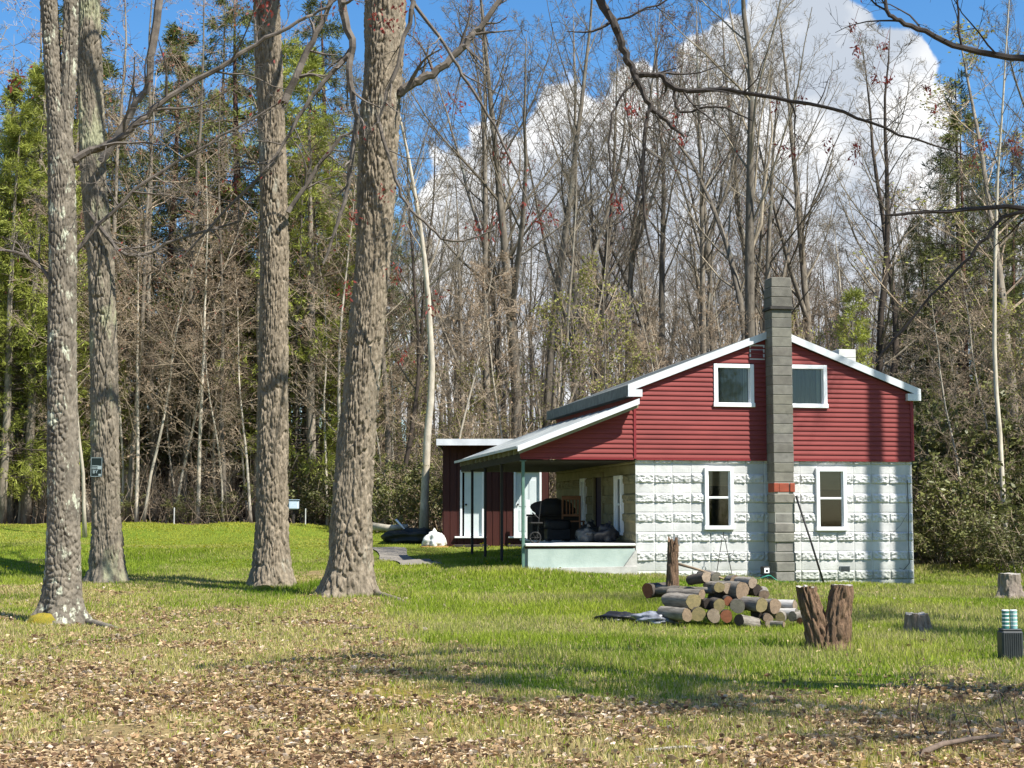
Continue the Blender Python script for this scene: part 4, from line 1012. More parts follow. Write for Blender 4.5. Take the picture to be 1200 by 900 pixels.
cu = bpy.data.curves.new('lettering', 'FONT'); cu.body = 'BY'; cu.size = .095; cu.extrude = .001; cu.align_x = 'CENTER'
tmp = bpy.data.objects.new('tmp', cu); C.objects.link(tmp); bpy.context.view_layer.update()
me = bpy.data.meshes.new_from_object(tmp.evaluated_get(bpy.context.evaluated_depsgraph_get())); bpy.data.objects.remove(tmp)
lt = bpy.data.objects.new('lettering', me); C.objects.link(lt); lt.parent = sg; lt.location = (-.02, -.008, .075); lt.rotation_euler = (math.pi / 2, 0, 0); me.materials.clear(); me.materials.append(bpy.data.materials['pale_ink'])

# ------------------------------------------------------------------ oak standing out of frame whose boughs cross the top
def overhead_oak():
    x, y = 10.2, 9.0; root = empty('oak_tree', (x, y, gz(x, y)), 'near tree reaching dark bare boughs with red young leaves in across the sky', 'tree'); off = np.array([x, y, gz(x, y)])
    zs = np.linspace(-.2, 9, 40); p = np.stack([x + .05 * np.sin(zs), y + .05 * np.cos(zs * .8), zs], -1); r = np.interp(zs, [-.2, .4, 9], [.42, .33, .25])
    b = MB().tubes(p, r, 18); b.v = [v - off for v in b.v]; b.build('trunk', oak_bark, root, smooth=True)
    b = MB(); ends = []
    ends.append(crown_above(b, Rr, p[-1], .25, 9, m=16))
    D_ = 12.5
    Bs = [([(1700, -640, 16), (1250, -420, 13), (950, -230, 10), (760, -110, 8), (690, -40, 6.5), (703, 0, 5.5), (718, 25, 5), (730, 57, 4.6), (740, 77, 4.3), (750, 100, 3.6), (762, 123, 3), (780, 142, 2.4), (803, 160, 1.4)], (5, .05)),
          ([(762, 123, 2.6), (757, 145, 2.2), (755, 167, 2), (753, 230, 1.6), (760, 277, 1.3), (768, 310, .8)], (4, .25, 3, 2)),
          ([(744, 86, 3.2), (758, 88, 3.2), (773, 87, 3.4), (790, 103, 3.4), (815, 106, 3), (857, 106, 2.7), (910, 115, 2.4), (987, 130, 2), (1053, 157, 1.5), (1130, 182, .8)], (12, .25, 4, 3)),
          ([(790, 103, 2), (793, 125, 1.8), (803, 132, 1.6), (840, 125, 1.2), (880, 140, .8)], (5, .5, 3, 3)),
          ([(743, 97, 1.6), (728, 112, 1.5), (715, 140, 1.3), (716, 200, 1.1), (727, 250, .8), (740, 290, .5)], (4, .3, 3, 2)),
          ([(718, 25, 1.6), (760, 10, 1.2), (800, -10, 1)], (4, .5)),
          ([(1640, 60, 11), (1400, 60, 7), (1260, 72, 5), (1200, 69, 4.2), (1130, 57, 3.6), (1085, 37, 3.2), (1055, 25, 2.9), (1040, 12, 2.4), (1036, -30, 2)], (8, .22, 4, 3)),
          ([(1640, 200, 9), (1400, 225, 6), (1260, 240, 4), (1200, 243, 3.2), (1110, 247, 2.4), (1040, 252, 1.5)], (6, .3, 4, 3)),
          ([(1230, 242, 2.4), (1177, 255, 2.2), (1150, 285, 2), (1122, 315, 1.8), (1090, 347, 1.5), (1050, 397, 1.7), (1025, 425, 1)], (4, .16, 2, 2))]
    for bo, tw in Bs: 
        q, rr = bough(b, bo, D_, wob=.006); ends.append(twigs(b, Rr, q, rr, *tw, rmin=.0028))
    b.v = [v - off for v in b.v]; b.build('branches', M('dark_bough_bark', (.060, .050, .042), (.035, .03, .026), nscale=12, rough=.9), root)  # boughs coloured far darker than the trunk
    red = [(1000, 28), (1003, 58), (1036, 53), (1025, 90), (1043, 92), (1087, 103), (1097, 125), (908, 122), (940, 118), (917, 172), (930, 178), (968, 167), (1003, 185), (1003, 172), (1140, 190), (1152, 168), (1190, 175), (800, 163), (743, 130), (737, 125), (790, 140), (722, 235), (725, 245), (646, 255), (632, 262), (1186, 165)]
    b = tassels([at(u, v, D_) for u, v in red], Rr, n=20, size=.042, spread=.030)
    for u, v in red:                               # a thread of twig up from every cluster to the nearest bough
        p0 = at(u, v, D_); b.tubes(np.array([p0, p0 + np.array([.02, .01, .05]), p0 + np.array([.05, .02, .14])]), np.array([.0016, .0018, .002]), 3)
    e = np.concatenate(ends[1:]); e = e[Rr.uniform(0, 1, len(e)) < .06]; V, Q = cards(Rr, e, .008, .035, 1); b.add(V, Q)
    b.v = [v - off for v in b.v]; b.build('leaves', red_leaf, root)
overhead_oak()

# ------------------------------------------------------------------ the wood round the clearing
RW = random.Random(21)
def P_(key, u, Y, label, group=None, **k): return put(key, gx(u, Y), Y, label, group, R=RW, **k)
occ = []
def free(x, y, d):
    for a, b_ in occ:
        if (a - x) ** 2 + (b_ - y) ** 2 < d * d: return False
    occ.append((x, y)); return True
single = [
 ('Pale', 497, 47.5, 'pale leaning trunk rising beside the white boulder', dict(h=15, tilt=(0, -.045), wide=1.15)),
 ('A', 607, 53, 'tall grey forked trunk above the shed roof', dict(h=20, wide=1.2)),
 ('B', 640, 55, 'grey trunk with ascending limbs beside the forked one over the shed', dict(h=21, wide=1.1)),
 ('Ff', 880, 50, 'dark many-limbed tree rising directly behind the chimney', dict(h=22, wide=1.15)),
 ('Cc', 815, 55, 'slim upright grey trunk behind the left slope of the red gable', dict(h=19)),
 ('Dd', 730, 56, 'straight grey trunk behind the porch roof', dict(h=19)),
 ('Ee', 1012, 52, 'crooked dark trunk above the small pale chimney', dict(h=17, wide=1.3)),
 ('Ee', 1052, 50, 'dark forked tree just right of the red gable end', dict(h=17, wide=1.3)),
 ('Pale', 1178, 37.5, 'thin pale trunk near the right edge in front of the evergreen shrubs', dict(h=15, wide=.6)),
 ('Bud', 1192, 44, 'tall trunk at the right edge with yellow spring buds', dict(h=17, wide=1.5)),
 ('PineD', 1128, 56, 'dark pine with sparse drooping boughs right of the house', dict(h=17.0, wide=1.0)),
 ('Hem', 1138, 51, 'tall dark green evergreen right of the house, behind the evergreen shrubs', dict(h=14.5)),
 ('HemB', 1100, 53, 'lower dark green evergreen between house corner and the tall one', dict(h=11)),
 ('Hem', 1186, 50, 'dark green evergreen behind the thin pale trunk at the right edge', dict(h=11)),
 ('YoungP', 990, 47, 'bright young pine peeping over the roof right of the chimney', dict(h=7.6)),
 ('YoungP', 1018, 49, 'lower bright young pine behind the right roof slope', dict(h=5.4)),
 ('SapA', 160, 50.5, 'pale sapling, left one of the close pair left of the straight brown trunk', dict(h=11, tilt=(0, .03))),
 ('SapB', 168, 50.2, 'pale sapling, right one of the close pair left of the straight brown trunk', dict(h=11, tilt=(0, .06))),
 ('SapB', 204, 51.5, 'thin pale sapling leaning right behind the pale pair', dict(h=11, tilt=(0, .07))),
 ('SapA', 232, 51, 'pale sapling with a slight bend before the dark rusty trunk', dict(h=12, tilt=(0, .05))),
 ('SapC', 262, 50.7, 'short thin sapling at the grass edge left of the straight brown trunk', dict(h=7)),
 ('SapB', 100, 45, 'thin stem growing right against the lichened trunk', dict(h=13, wide=.9)),
 ('SapA', 390, 50, 'pale thin sapling between the two thick brown trunks', dict(h=12)),
 ('SapB', 384, 51, 'second thin sapling between the two thick brown trunks', dict(h=10)),
 ('SapC', 22, 50.5, 'small pale sapling at the left edge of the lawn', dict(h=7)),
 ('SapA', 40, 51.5, 'thin pale sapling left of the lichened trunk', dict(h=9)),
 ('SapB', 8, 52, 'slender sapling at the very left edge', dict(h=9)),
 ('HemB', 284, 55, 'dark evergreen with a reddish trunk behind the saplings', dict(h=20, wide=1.1)),
 ('PineB', 20, 52, 'sunlit bright green evergreen at the left edge', dict(h=16)),
 ('PineB', 355, 57, 'tall green pine seen between the two thick brown trunks', dict(h=15)),
 ('Dd', 575, 57, 'straight trunk left of the forked one above the shed roof', dict(h=20)),
 ('B', 668, 58, 'tall slim grey trunk right of the pair above the porch roof', dict(h=20)),
 ('Cc', 695, 60, 'upright trunk with many short limbs above the porch roof edge', dict(h=19)),
 ('Ff', 775, 60, 'forked grey trunk behind the upper left end of the gable roof', dict(h=20)),
 ('B', 905, 58, 'leaning limbed trunk just right of the chimney top', dict(h=20, tilt=(0, .06))),
 ('A', 955, 57, 'tall trunk with forked top between chimney and small pale chimney', dict(h=20)),
 ('Dd', 845, 61, 'thin straight trunk left of the dark tree behind the chimney', dict(h=19)),
 ('Cc', 452, 52, 'slender dark-stemmed tree between thick trunk and pale leaning trunk', dict(h=16)),
 ('Ee', 465, 50, 'dark thin trunk just left of the pale leaning trunk', dict(h=14, wide=.9)),
]
for key, u, Y, lab, kw in single:
    occ.append((gx(u, Y), Y)); P_(key, u, Y, lab, **kw)
# evergreen wall on the left
HL = 'dark evergreen in the shaded wood left of the house'
i = 0
for u, Y in ((-60, 56), (60, 58), (95, 55.5), (130, 60), (185, 57), (225, 61), (330, 59), (395, 58), (420, 64), (-10, 63), (160, 66), (280, 67), (60, 70), (340, 70), (-120, 60), (455, 70), (110, 73), (230, 75), (20, 76), (400, 78), (240, 56)):
    x = gx(u, Y); occ.append((x, Y)); put(('Hem', 'HemB')[i % 2], x, Y, HL, 'shaded evergreens left of the house', h=RW.uniform(13, 21), R=RW); i += 1
for u, Y, h in ((75, 56, 15), (190, 60, 19), (372, 54.5, 14), (130, 52.5, 6), (405, 54, 10), (-30, 54, 12), (250, 62, 18), (12, 50.6, 9), (2, 49.8, 14), (30, 50.4, 16), (300, 57, 11), (48, 51.2, 13), (-8, 51, 12), (366, 52.6, 17), (335, 55, 18)):
    x = gx(u, Y); occ.append((x, Y)); put('PineB', x, Y, 'sunlit green pine within the wood left of the house', 'green pines in the left wood', h=h, R=RW)
for u, Y, h in ((1190, 62, 16), (1095, 64, 13), (1150, 70, 17), (1230, 55, 15)):
    x = gx(u, Y); occ.append((x, Y)); put('PineD', x, Y, 'dark pine further back in the wood right of the house', 'far pines right of the house', h=h, R=RW)
# bare trees, thick behind the house
keys = ['A', 'B', 'Cc', 'Dd', 'Ee', 'Ff', 'Pale', 'A', 'B', 'Cc', 'Dd']
def zone(u):
    return 'left' if u < 430 else ('mid' if u < 760 else ('roof' if u < 1075 else 'right'))
ZL = {'left': ('bare grey tree standing in the wood behind the big lawn trunks', 'bare trees in the wood behind the lawn trunks'),
      'mid': ('bare grey tree in the wood between the thick trunk and the red gable', 'bare trees of the wood above shed and porch'),
      'roof': ('bare grey tree in the wood showing above the red gable roof', 'bare trees of the wood above the gable'),
      'right': ('bare grey tree in the wood beyond the evergreen shrubs on the right', 'bare trees beyond the shrubs on the right')}
cnt = 0
for tries in range(6000):
    Y = 50 + 40 * RW.random() ** .8; u = RW.uniform(-110, 1300)
    if u < 470 and Y < 53: continue
    if 500 < u < 660 and Y < 50: continue
    x = gx(u, Y)
    if not free(x, Y, 2.0 if Y < 60 else 2.4): continue
    if u < 440 and RW.random() < .35: continue
    k = keys[RW.randrange(len(keys))]; z = zone(u)
    if Y < 62 and 470 < u < 1075 and RW.random() < .6: continue
    put(k, x, Y, *ZL[z], h=RW.uniform(11.5, 16.5) + (2 if u < 560 else 0), wide=RW.uniform(.8, 1.15), tilt=(RW.gauss(0, .03), RW.gauss(0, .04)), R=RW); cnt += 1
    if cnt >= 125: break
for u, Y, h in ((150, 51, 16), (215, 52, 19), (262, 50.8, 15), (60, 52, 18), (110, 53, 20), (300, 52, 18), (180, 54, 20), (345, 53, 14), (430, 54, 15), (-20, 52, 17), (25, 54, 20), (250, 56, 21)):
    x = gx(u, Y); put('Beech', x, Y, 'wide twiggy brown tree with reddish buds in the thicket left of the house', 'twiggy trees of the left thicket', h=h, R=RW)
for i in range(34):
    left = i % 2 == 0
    Y = RW.uniform(34, 66); u = RW.uniform(-520, -130) if left else RW.uniform(1330, 1650)
    x = gx(u, Y)
    if not free(x, Y, 2.4): continue
    k = RW.choice(['A', 'B', 'Hem', 'PineB', 'Cc', 'Beech']) if left else RW.choice(['A', 'Ff', 'PineD', 'Dd', 'Cc', 'B'])
    put(k, x, Y, 'tree of the wood closing the clearing on its ' + ('left' if left else 'right') + ' side', 'trees closing the clearing on the ' + ('left' if left else 'right'), h=RW.uniform(13, 19), R=RW)
# thin saplings along the wood's edge
cnt = 0
for tries in range(3000):
    Y = RW.uniform(50.3, 62); u = RW.uniform(-60, 470)
    x = gx(u, Y)
    if not free(x, Y, .9): continue
    put(RW.choice(['SapA', 'SapB', 'SapC', 'SapC']), x, Y, 'pale twiggy sapling in the shaded thicket along the lawn edge', 'saplings of the thicket along the lawn', h=RW.uniform(5, 11), tilt=(RW.gauss(0, .05), RW.gauss(0, .07)), R=RW); cnt += 1
    if cnt >= 46: break
cnt = 0
for tries in range(3000):
    Y = RW.uniform(47, 60); u = RW.uniform(440, 1300)
    if u > 1070: Y -= 7
    x = gx(u, Y)
    if 480 < u < 680 and Y < 49: continue
    if not free(x, Y, 1.1): continue
    put(RW.choice(['SapG', 'SapG', 'SapC', 'SapB']), x, Y, 'thin budding sapling in the brush behind shed and house', 'budding saplings behind shed and house', h=RW.uniform(4, 9), tilt=(RW.gauss(0, .05), RW.gauss(0, .07)), R=RW); cnt += 1
    if cnt >= 60: break
# shrubs
def shrub(key, u, Y, label, group, h): 
    x = gx(u, Y); put(key, x, Y, label, group, h=h, R=RW, wide=RW.uniform(1.0, 1.4))
for u, Y, h in ((1088, 41, 3.0), (1110, 40.5, 2.6), (1135, 39.5, 2.8), (1160, 39, 2.5), (1190, 38.5, 2.9), (1215, 38, 2.6), (1100, 44, 4.2), (1128, 43, 4.0), (1155, 43, 4.4), (1185, 42, 4.0), (1210, 42, 4.4), (1082, 46, 4.6), (1115, 48, 5), (1150, 48, 5), (1190, 47, 5), (1230, 45, 4.5), (1140, 36.8, 1.6), (1172, 36, 1.3), (1105, 37.8, 1.5), (1205, 35.5, 1.6)):
    shrub(RW.choice(['Laurel', 'LaurelB']), u, Y, 'dense dark evergreen shrub in the thicket right of the house', 'evergreen shrubs right of the house', h)
for u, Y, h in ((345, 52, 2.4), (372, 51.5, 2.0), (385, 52.5, 2.4), (455, 48.8, 2.2), (478, 49, 2.4), (440, 51, 2.4), (512, 49.5, 2.2), (140, 50.8, 1.0), (215, 51, 1.0), (250, 51, 1.2), (425, 50.5, 2.2)):
    shrub(RW.choice(['Laurel', 'LaurelB']), u, Y, 'green evergreen shrub at the lawn edge left of the shed', 'evergreen shrubs left of the shed', h)
for u, Y, h in ((520, 52, 4.5), (545, 54, 5), (575, 52, 4.6), (600, 55, 5.4), (630, 53, 5), (660, 55, 5), (690, 54, 5), (530, 58, 6), (585, 59, 6), (640, 60, 6), (700, 60, 6), (495, 54, 5), (1085, 52, 6), (1110, 53, 6.5), (1145, 53, 6), (1175, 52, 6), (930, 50, 6), (960, 49, 5.4), (1075, 47, 5.5), (480, 58, 5)):
    shrub('BudShrub', u, Y, 'yellow-green budding shrub in the brush behind the buildings', 'budding shrubs behind the buildings', h)
for u, Y, h in ((15, 52, 3), (70, 52, 2.6), (110, 51.5, 2.5), (190, 52, 2.4), (240, 53, 3), (300, 52, 2.6), (150, 54, 3.2), (60, 54, 3.4), (270, 55, 3.5), (400, 53, 3), (330, 54, 3.2), (720, 56, 5), (760, 55, 5), (800, 57, 5), (850, 55, 5), (680, 58, 5), (1090, 57, 5)):
    shrub('TwigShrub', u, Y, 'leafless twiggy shrub in the underbrush of the wood', 'leafless shrubs of the underbrush', h)

# far wood: too dense to count, one mass of stems and twigs
def far_wood():
    R = np.random.default_rng(77); b = MB()
    n = 420; Y = R.uniform(86, 150, n); x = R.uniform(-.42, .42, n) * Y
    z = ground_z(x, Y) - .3; H = R.uniform(9, 15, n)
    p = paths(R, np.stack([x, Y, z], -1), np.stack([R.normal(0, .05, n), R.normal(0, .05, n), np.ones(n)], -1), H, 7, .04, .05)
    r = R.uniform(.09, .2, n)[:, None] * np.linspace(1, .15, 8)[None]; b.tubes(p, r, 5)
    p1, r1, L1 = kids(R, p, r, H, 12, .3, .98, (25, 55), .33, .4, 4, .1, .1, rmin=.02); b.tubes(p1, r1, 3)
    p2, r2_, L2 = kids(R, p1, r1, L1, 5, .2, 1, (25, 60), .45, .5, 3, .13, .06, rmin=.012); b.tubes(p2, r2_, 3)
    p3, r3, L3 = kids(R, p2, r2_, L2, 3, .2, 1, (25, 60), .5, .5, 2, .13, .06, rmin=.010); b.tubes(p3, r3, 3)
    # brush between the stems
    m = 9000; Yb = R.uniform(84, 130, m); xb = R.uniform(-.42, .42, m) * Yb
    q = paths(R, np.stack([xb, Yb, ground_z(xb, Yb)], -1), np.stack([R.normal(0, .5, m), R.normal(0, .4, m), np.ones(m)], -1), R.uniform(1, 4.5, m), 3, .2, 0)
    b.tubes(q, np.full((m, 1), .02) * np.linspace(1, .4, 4)[None], 3)
    tag(b.build('far_wood', twig_grey), 'distant grey mass of bare woodland behind the nearer trees', 'wood', kind='stuff')
far_wood()
def underbrush():
    R = np.random.default_rng(78); b = MB(); n = 3000
    Y = R.uniform(50, 70, n); u = R.uniform(-80, 1290, n); Y = np.where(u > 1075, Y - 10, Y); x = (u - 600) / F * Y
    k = ~in_house(x, Y) & ~((u > 480) & (u < 660) & (Y < 49)); x, Y = x[k], Y[k]; n = len(x)
    p = paths(R, np.stack([x, Y, ground_z(x, Y)], -1), np.stack([R.normal(0, .45, n), R.normal(0, .4, n), np.ones(n)], -1), R.uniform(.5, 2.8, n), 4, .2, 0)
    r = np.full((n, 1), .009) * np.linspace(1, .4, 5)[None]; b.tubes(p, r, 3)
    p1, r1, L1 = kids(R, p, r, np.full(n, 1.6), 4, .2, 1, (25, 65), .5, .6, 2, .2, 0, rmin=.005); b.tubes(p1, r1, 3)
    tag(b.build('underbrush', twig_tan), 'tangle of thin brown stems on the wood floor', 'brush', kind='stuff')
underbrush()

# trees out of frame on the sunny side, whose shade falls across the clearing
for k, x, y, h, lab in (('Pale', 11.9, 29.6, 29, 'bare tree just right of the house corner, its shadow slanting over the white wall'), ('Pale', 12.7, 28.3, 30, 'second bare tree right of the clearing, its shadow beside the right ground-floor window'), ('PineB', 13.2, 14.5, 13, 'pine standing right of the clearing, shading the near grass'), ('PineD', 9.6, 7.2, 17.5, 'pine standing near on the right, shading the leaves at the lower right'), ('Dd', 11.5, 18.5, 18, 'budding bare tree standing right of the stumps')):
    put(k, x, y, lab, h=h, R=RW, tilt=(0, .07 if k in ('A', 'Pale') else 0), wide=.9, rz=0 if k == 'Pale' else None)

for i in range(16):
    x = -34 + i * 4.4 + RW.uniform(-1.5, 1.5); y = RW.uniform(-34, -20)
    put(('PineB', 'A', 'Hem', 'Ff', 'B')[i % 5], x, y, 'tree of the wood on the near side of the clearing, mirrored in the panes', 'trees on the near side of the clearing', h=RW.uniform(13, 19), R=RW)

# ------------------------------------------------------------------ firewood and other things on the lawn
log_bark = M('log_bark', (.25, .225, .19), (.12, .105, .085), scale=(6, 1, 6), nscale=5, rough=.95, bump=.5, bscale=40, rand=.3)
log_dark = M('log_bark_dark', (.10, .085, .07), (.055, .047, .04), scale=(6, 1, 6), nscale=5, rough=.95, bump=.5, bscale=40)
def rings(name, c1, c2):
    m = M(name, c1, c2, nscale=14, rough=.9, bump=.3, bscale=50)
    nt = m.node_tree; w = N(nt, 'ShaderNodeTexWave', wave_type='RINGS', rings_direction='Y'); w.inputs['Scale'].default_value = 34; w.inputs['Distortion'].default_value = 5; w.inputs['Detail'].default_value = 2
    tc = next(n for n in nt.nodes if n.type == 'TEX_COORD'); nt.links.new(tc.outputs['Object'], w.inputs['Vector'])
    bs = nt.nodes['Principled BSDF']; src = bs.inputs['Base Color'].links[0].from_socket
    x = N(nt, 'ShaderNodeMix', data_type='RGBA', blend_type='MULTIPLY'); x.inputs['Factor'].default_value = .6
    nt.links.new(src, x.inputs['A']); nt.links.new(w.outputs['Color'], x.inputs['B']); nt.links.new(x.outputs['Result'], bs.inputs['Base Color'])
    return m
cut = {'yellow': rings('cut_yellow', (.33, .26, .12), (.20, .17, .08)), 'tan': rings('cut_tan', (.36, .26, .17), (.22, .16, .105)), 'grey': rings('cut_grey', (.22, .20, .15), (.14, .135, .10)),
       'red': rings('cut_red', (.34, .13, .06), (.24, .09, .045)), 'pale': rings('cut_pale', (.42, .33, .235), (.27, .205, .145)), 'dark': rings('cut_dark', (.06, .045, .035), (.035, .028, .022))}
def log(px, py, rpx, dep, dirx, L, endc, label, bark=None, tiltz=0, oval=1.0):
    # px, py: the near cut face; dirx: how far the body swings left (-) or right (+) as it runs back
    p0 = at(px, py, dep); r = rpx / F * dep
    dirx = dirx * .62; d = nrm(np.array([dirx, 1.0, tiltz]))
    n = 20; m = 9; a = np.arange(n) / n * 2 * np.pi
    R = np.random.default_rng(int(px * 7 + py)); lob = 1 + .07 * np.sin(a * 2 + R.uniform(0, 6)) + .04 * np.sin(a * 3 + R.uniform(0, 6)) + .02 * R.normal(0, 1, n)
    V = []
    for j in range(m):
        y = j / (m - 1) * L; taper = 1 - .06 * j / (m - 1)
        rr = r * lob * taper * (1 + .025 * R.normal(0, 1, n)) 
        V += [(rr[i] * math.cos(a[i]), y, rr[i] * oval * math.sin(a[i])) for i in range(n)]
    Q = [(j * n + i, (j + 1) * n + i, (j + 1) * n + (i + 1) % n, j * n + (i + 1) % n) for j in range(m - 1) for i in range(n)]
    o = MB().add(V, Q).build('firewood_log', bark or log_bark, smooth=True)
    o.location = p0; yaw = -math.atan2(d[0], d[1]); pit = math.asin(d[2]); o.rotation_euler = (pit + R.normal(0, .07), R.uniform(-3, 3), yaw + R.normal(0, .12))
    tag(o, label, 'log', 'split logs of the woodpile')
    V0 = np.array(V[:n]) * np.array([.985, 1, .985]); V0[:, 1] -= .004; Ve = np.array(V[-n:]); Ve[:, 1] += .004
    MB().add(np.vstack([V0, [[0, -.006, 0]]]), [(i, (i + 1) % n, n) for i in range(n)]).build('cut_end', cut[endc], o)
    MB().add(np.vstack([Ve, [[0, L + .006, 0]]]), [((i + 1) % n, i, n) for i in range(n)]).build('cut_end', cut['tan'], o)
    return o
def zp(zx, zy): return 690 + zx * .23333, 610 + zy * .23333
LOGS = [ # zx, zy, r, depth, swing, length, end, bark, label
 (527,408,42,21.4,-1.1,.62,'yellow',log_bark,'fat grey log with a mossy yellow end beside the weathered post, above the front row'),
 (493,475,34,21.2,-1.0,.50,'tan',log_bark,'log with a round tan end, leftmost of the bottom row'),
 (550,472,37,21.3,-.2,.45,'yellow',log_dark,'log with a tall yellowish end, second in the bottom row'),
 (628,478,34,21.25,-.15,.45,'pale',log_dark,'log with a pale cut end, third in the bottom row'),
 (655,425,31,21.5,-.3,.45,'yellow',log_dark,'mossy-ended log resting on the pale and the red ends'),
 (692,480,31,21.3,.1,.42,'red',log_dark,'rusty red split log in the middle of the bottom row'),
 (700,405,24,21.6,.1,.42,'red',log_dark,'small rusty red log wedged above the red split one'),
 (748,430,36,21.4,.15,.45,'grey',log_dark,'log with a dull green-grey end in the heart of the pile'),
 (770,352,42,21.7,-1.0,.55,'tan',log_bark,'large log with a cracked tan end, second layer from the top'),
 (823,312,27,22.0,-.9,.45,'pale',log_bark,'log with a small clean pale end on the upper right of the pile'),
 (697,340,30,21.8,-.6,.5,'pale',log_bark,'log with a pale end, upper middle of the pile'),
 (655,335,27,21.75,-.7,.5,'yellow',log_bark,'log with a yellowish end next to the pale one, upper middle'),
 (590,284,27,21.85,-.9,.4,'pale',log_dark,'dark-barked log with a tan end, topmost on the pile'),
 (868,425,36,21.35,-1.0,.5,'yellow',log_bark,'log with a bright yellow end on the right, before the tan twin'),
 (936,430,36,21.45,-.5,.45,'tan',log_bark,'log with a broad tan end, right of the bright yellow one'),
 (568,370,27,21.75,-1.1,.55,'tan',log_bark,'slim log with a dull tan end above the fat grey one'),
 (632,352,17,21.9,-1.6,.65,'pale',log_bark,'long thin pale log lying across the top left of the pile'),
 (850,352,30,22.1,-.5,.45,'dark',log_dark,'dark shaded log behind the bright yellow end'),
 (600,420,26,21.7,-.3,.45,'dark',log_dark,'blackish log in the gap above the bottom row'),
 (660,378,22,21.85,-.3,.45,'dark',log_dark,'thin dark log between the mossy and the upper middle ends'),
 (800,415,28,21.7,.1,.45,'dark',log_dark,'dark log hidden between the grey and the yellow ends'),
 (845,475,26,21.5,.2,.4,'dark',log_dark,'dark log under the bright yellow end'),
 (962,488,26,21.3,.3,.4,'yellow',log_bark,'small log with a greenish end at the right foot of the pile'),
 (1022,482,24,21.4,.5,.4,'grey',log_bark,'small weathered log at the far right foot of the pile'),
 (900,490,24,21.2,.2,.3,'tan',log_dark,'short broken log before the right end of the pile'),
 (905,520,18,21.0,.4,.25,'pale',log_dark,'stubby broken chunk lying in the grass before the pile'),
]
for zx, zy, r, dep, dx, L, ec, bk, lab in LOGS:
    u, v = zp(zx, zy); log(u, v, r * .2333, dep, dx, L, ec, lab, bk)
u, v = zp(755, 500); log(u, v, 7, 21.0, 1.3, .42, 'dark', 'pale-barked log lying askew with a dark hollow end in front of the pile')
pale_bark_log = M('birch_log_bark', (.52, .50, .46), (.36, .34, .31), scale=(6, 1, 6), nscale=5, rough=.9, bump=.3, bscale=40)
u, v = zp(1035, 425); log(u, v, 6, 21.7, -1.8, .45, 'pale', 'upper of two silvery logs at the right end of the pile', pale_bark_log)
u, v = zp(1045, 468); log(u, v, 6, 21.5, -1.9, .5, 'grey', 'lower of two silvery logs at the right end of the pile', pale_bark_log)
for zx, zy, r, dep, dx, L, ec, bk, lab in (
 (735,300,25,22.3,-.5,.5,'tan',log_bark,'log at the back of the pile below the small clean pale end'),
 (640,285,26,22.4,-.9,.5,'grey',log_bark,'weathered log at the back of the pile beside the topmost dark one'),
 (880,375,26,22.0,.4,.45,'tan',log_bark,'log at the back right, above the broad tan end'),
 (985,452,25,21.8,.5,.4,'tan',log_dark,'short log between the two silvery logs and the broad tan end'),
 (460,352,24,22.1,-1.2,.5,'grey',log_bark,'weathered log lying behind the fat grey log by the post'),
 (1060,505,17,21.2,1.6,.3,'red',log_dark,'split red-brown chunk lying loose at the far right of the pile'),
 (980,522,15,20.9,-1.5,.25,'tan',log_bark,'small loose chunk in the grass at the right front of the pile')):
    u, v = zp(zx, zy); log(u, v, r * .2333, dep, dx, L, ec, lab, bk)
# weathered upright, planks, tarp, sheet
rot_wood = M('rotted_wood', (.26, .165, .10), (.12, .075, .048), scale=(7, 7, .8), nscale=5, rough=.95, bump=.9, bscale=18, bvec=(6, 6, .5), bdist=.04)
def stump_shell(b, x, y, z0, H, r0, r1, lean=(0, 0), seed=0, flare=.2, jag=.0, nu=64, furrow=.02):
    zs = np.linspace(-.12, H, 46); a = np.arange(nu) / nu * 2 * np.pi; A, Z = np.meshgrid(a, zs)
    r = r0 + (r1 - r0) * np.clip(Z / H, 0, 1) + r0 * flare * np.exp(-np.clip(Z, 0, 9) / .08) * (.5 + .5 * np.cos(A * 5 + seed))
    f1, f2 = worley(A / (2 * np.pi) * 16 + .8 * vn(Z * 3, A * 0 + 1, seed), Z * 3.2, seed, wrap=16)
    r = r + furrow * (np.clip((f2 - f1) / .4, 0, 1) - .6) + furrow * .6 * (fbm(np.cos(A) * 9 + 30, Z * 14 + np.sin(A) * 9, 3, seed) - .5)
    Zt = Z + jag * (h2(np.floor(A / (2*np.pi) * 11), A * 0, seed) + .4 * vn(A * 5, A * 0, seed) - .6) * np.clip((Z - H * .8) / (H * .2), 0, 1)
    V = np.stack([x + lean[0] * np.clip(Z, 0, 9) + r * np.cos(A), y + lean[1] * np.clip(Z, 0, 9) + r * np.sin(A), z0 + Zt], -1)
    n = len(zs); i = np.arange(n - 1)[:, None] * nu; j = np.arange(nu)[None]; j2 = (j + 1) % nu
    b.add(V.reshape(-1, 3), np.stack([i + j, i + j2, i + nu + j2, i + nu + j], -1).reshape(-1, 4))
    top = V[-1]; c = top.mean(0) - np.array([0, 0, jag * .3])
    return np.vstack([top, [c]]), [(k, (k + 1) % nu, nu) for k in range(nu)]
x = gx(786, 22.3); b = MB(); tv, tf = stump_shell(b, 0, 0, 0, 1.12, .10, .07, (.03, 0), 3, .1, jag=.16, furrow=.022)
o = tag(b.build('weathered_post', rot_wood, loc=(x, 22.3, gz(x, 22.3)), smooth=True), 'upright weathered log with a jagged top rising from the woodpile', 'post'); MB().add(tv, tf).build('broken_top', rot_wood, o)
plank_grey = M('grey_plank', (.40, .37, .32), (.27, .245, .21), scale=(1, 8, 8), nscale=4, rough=.9)
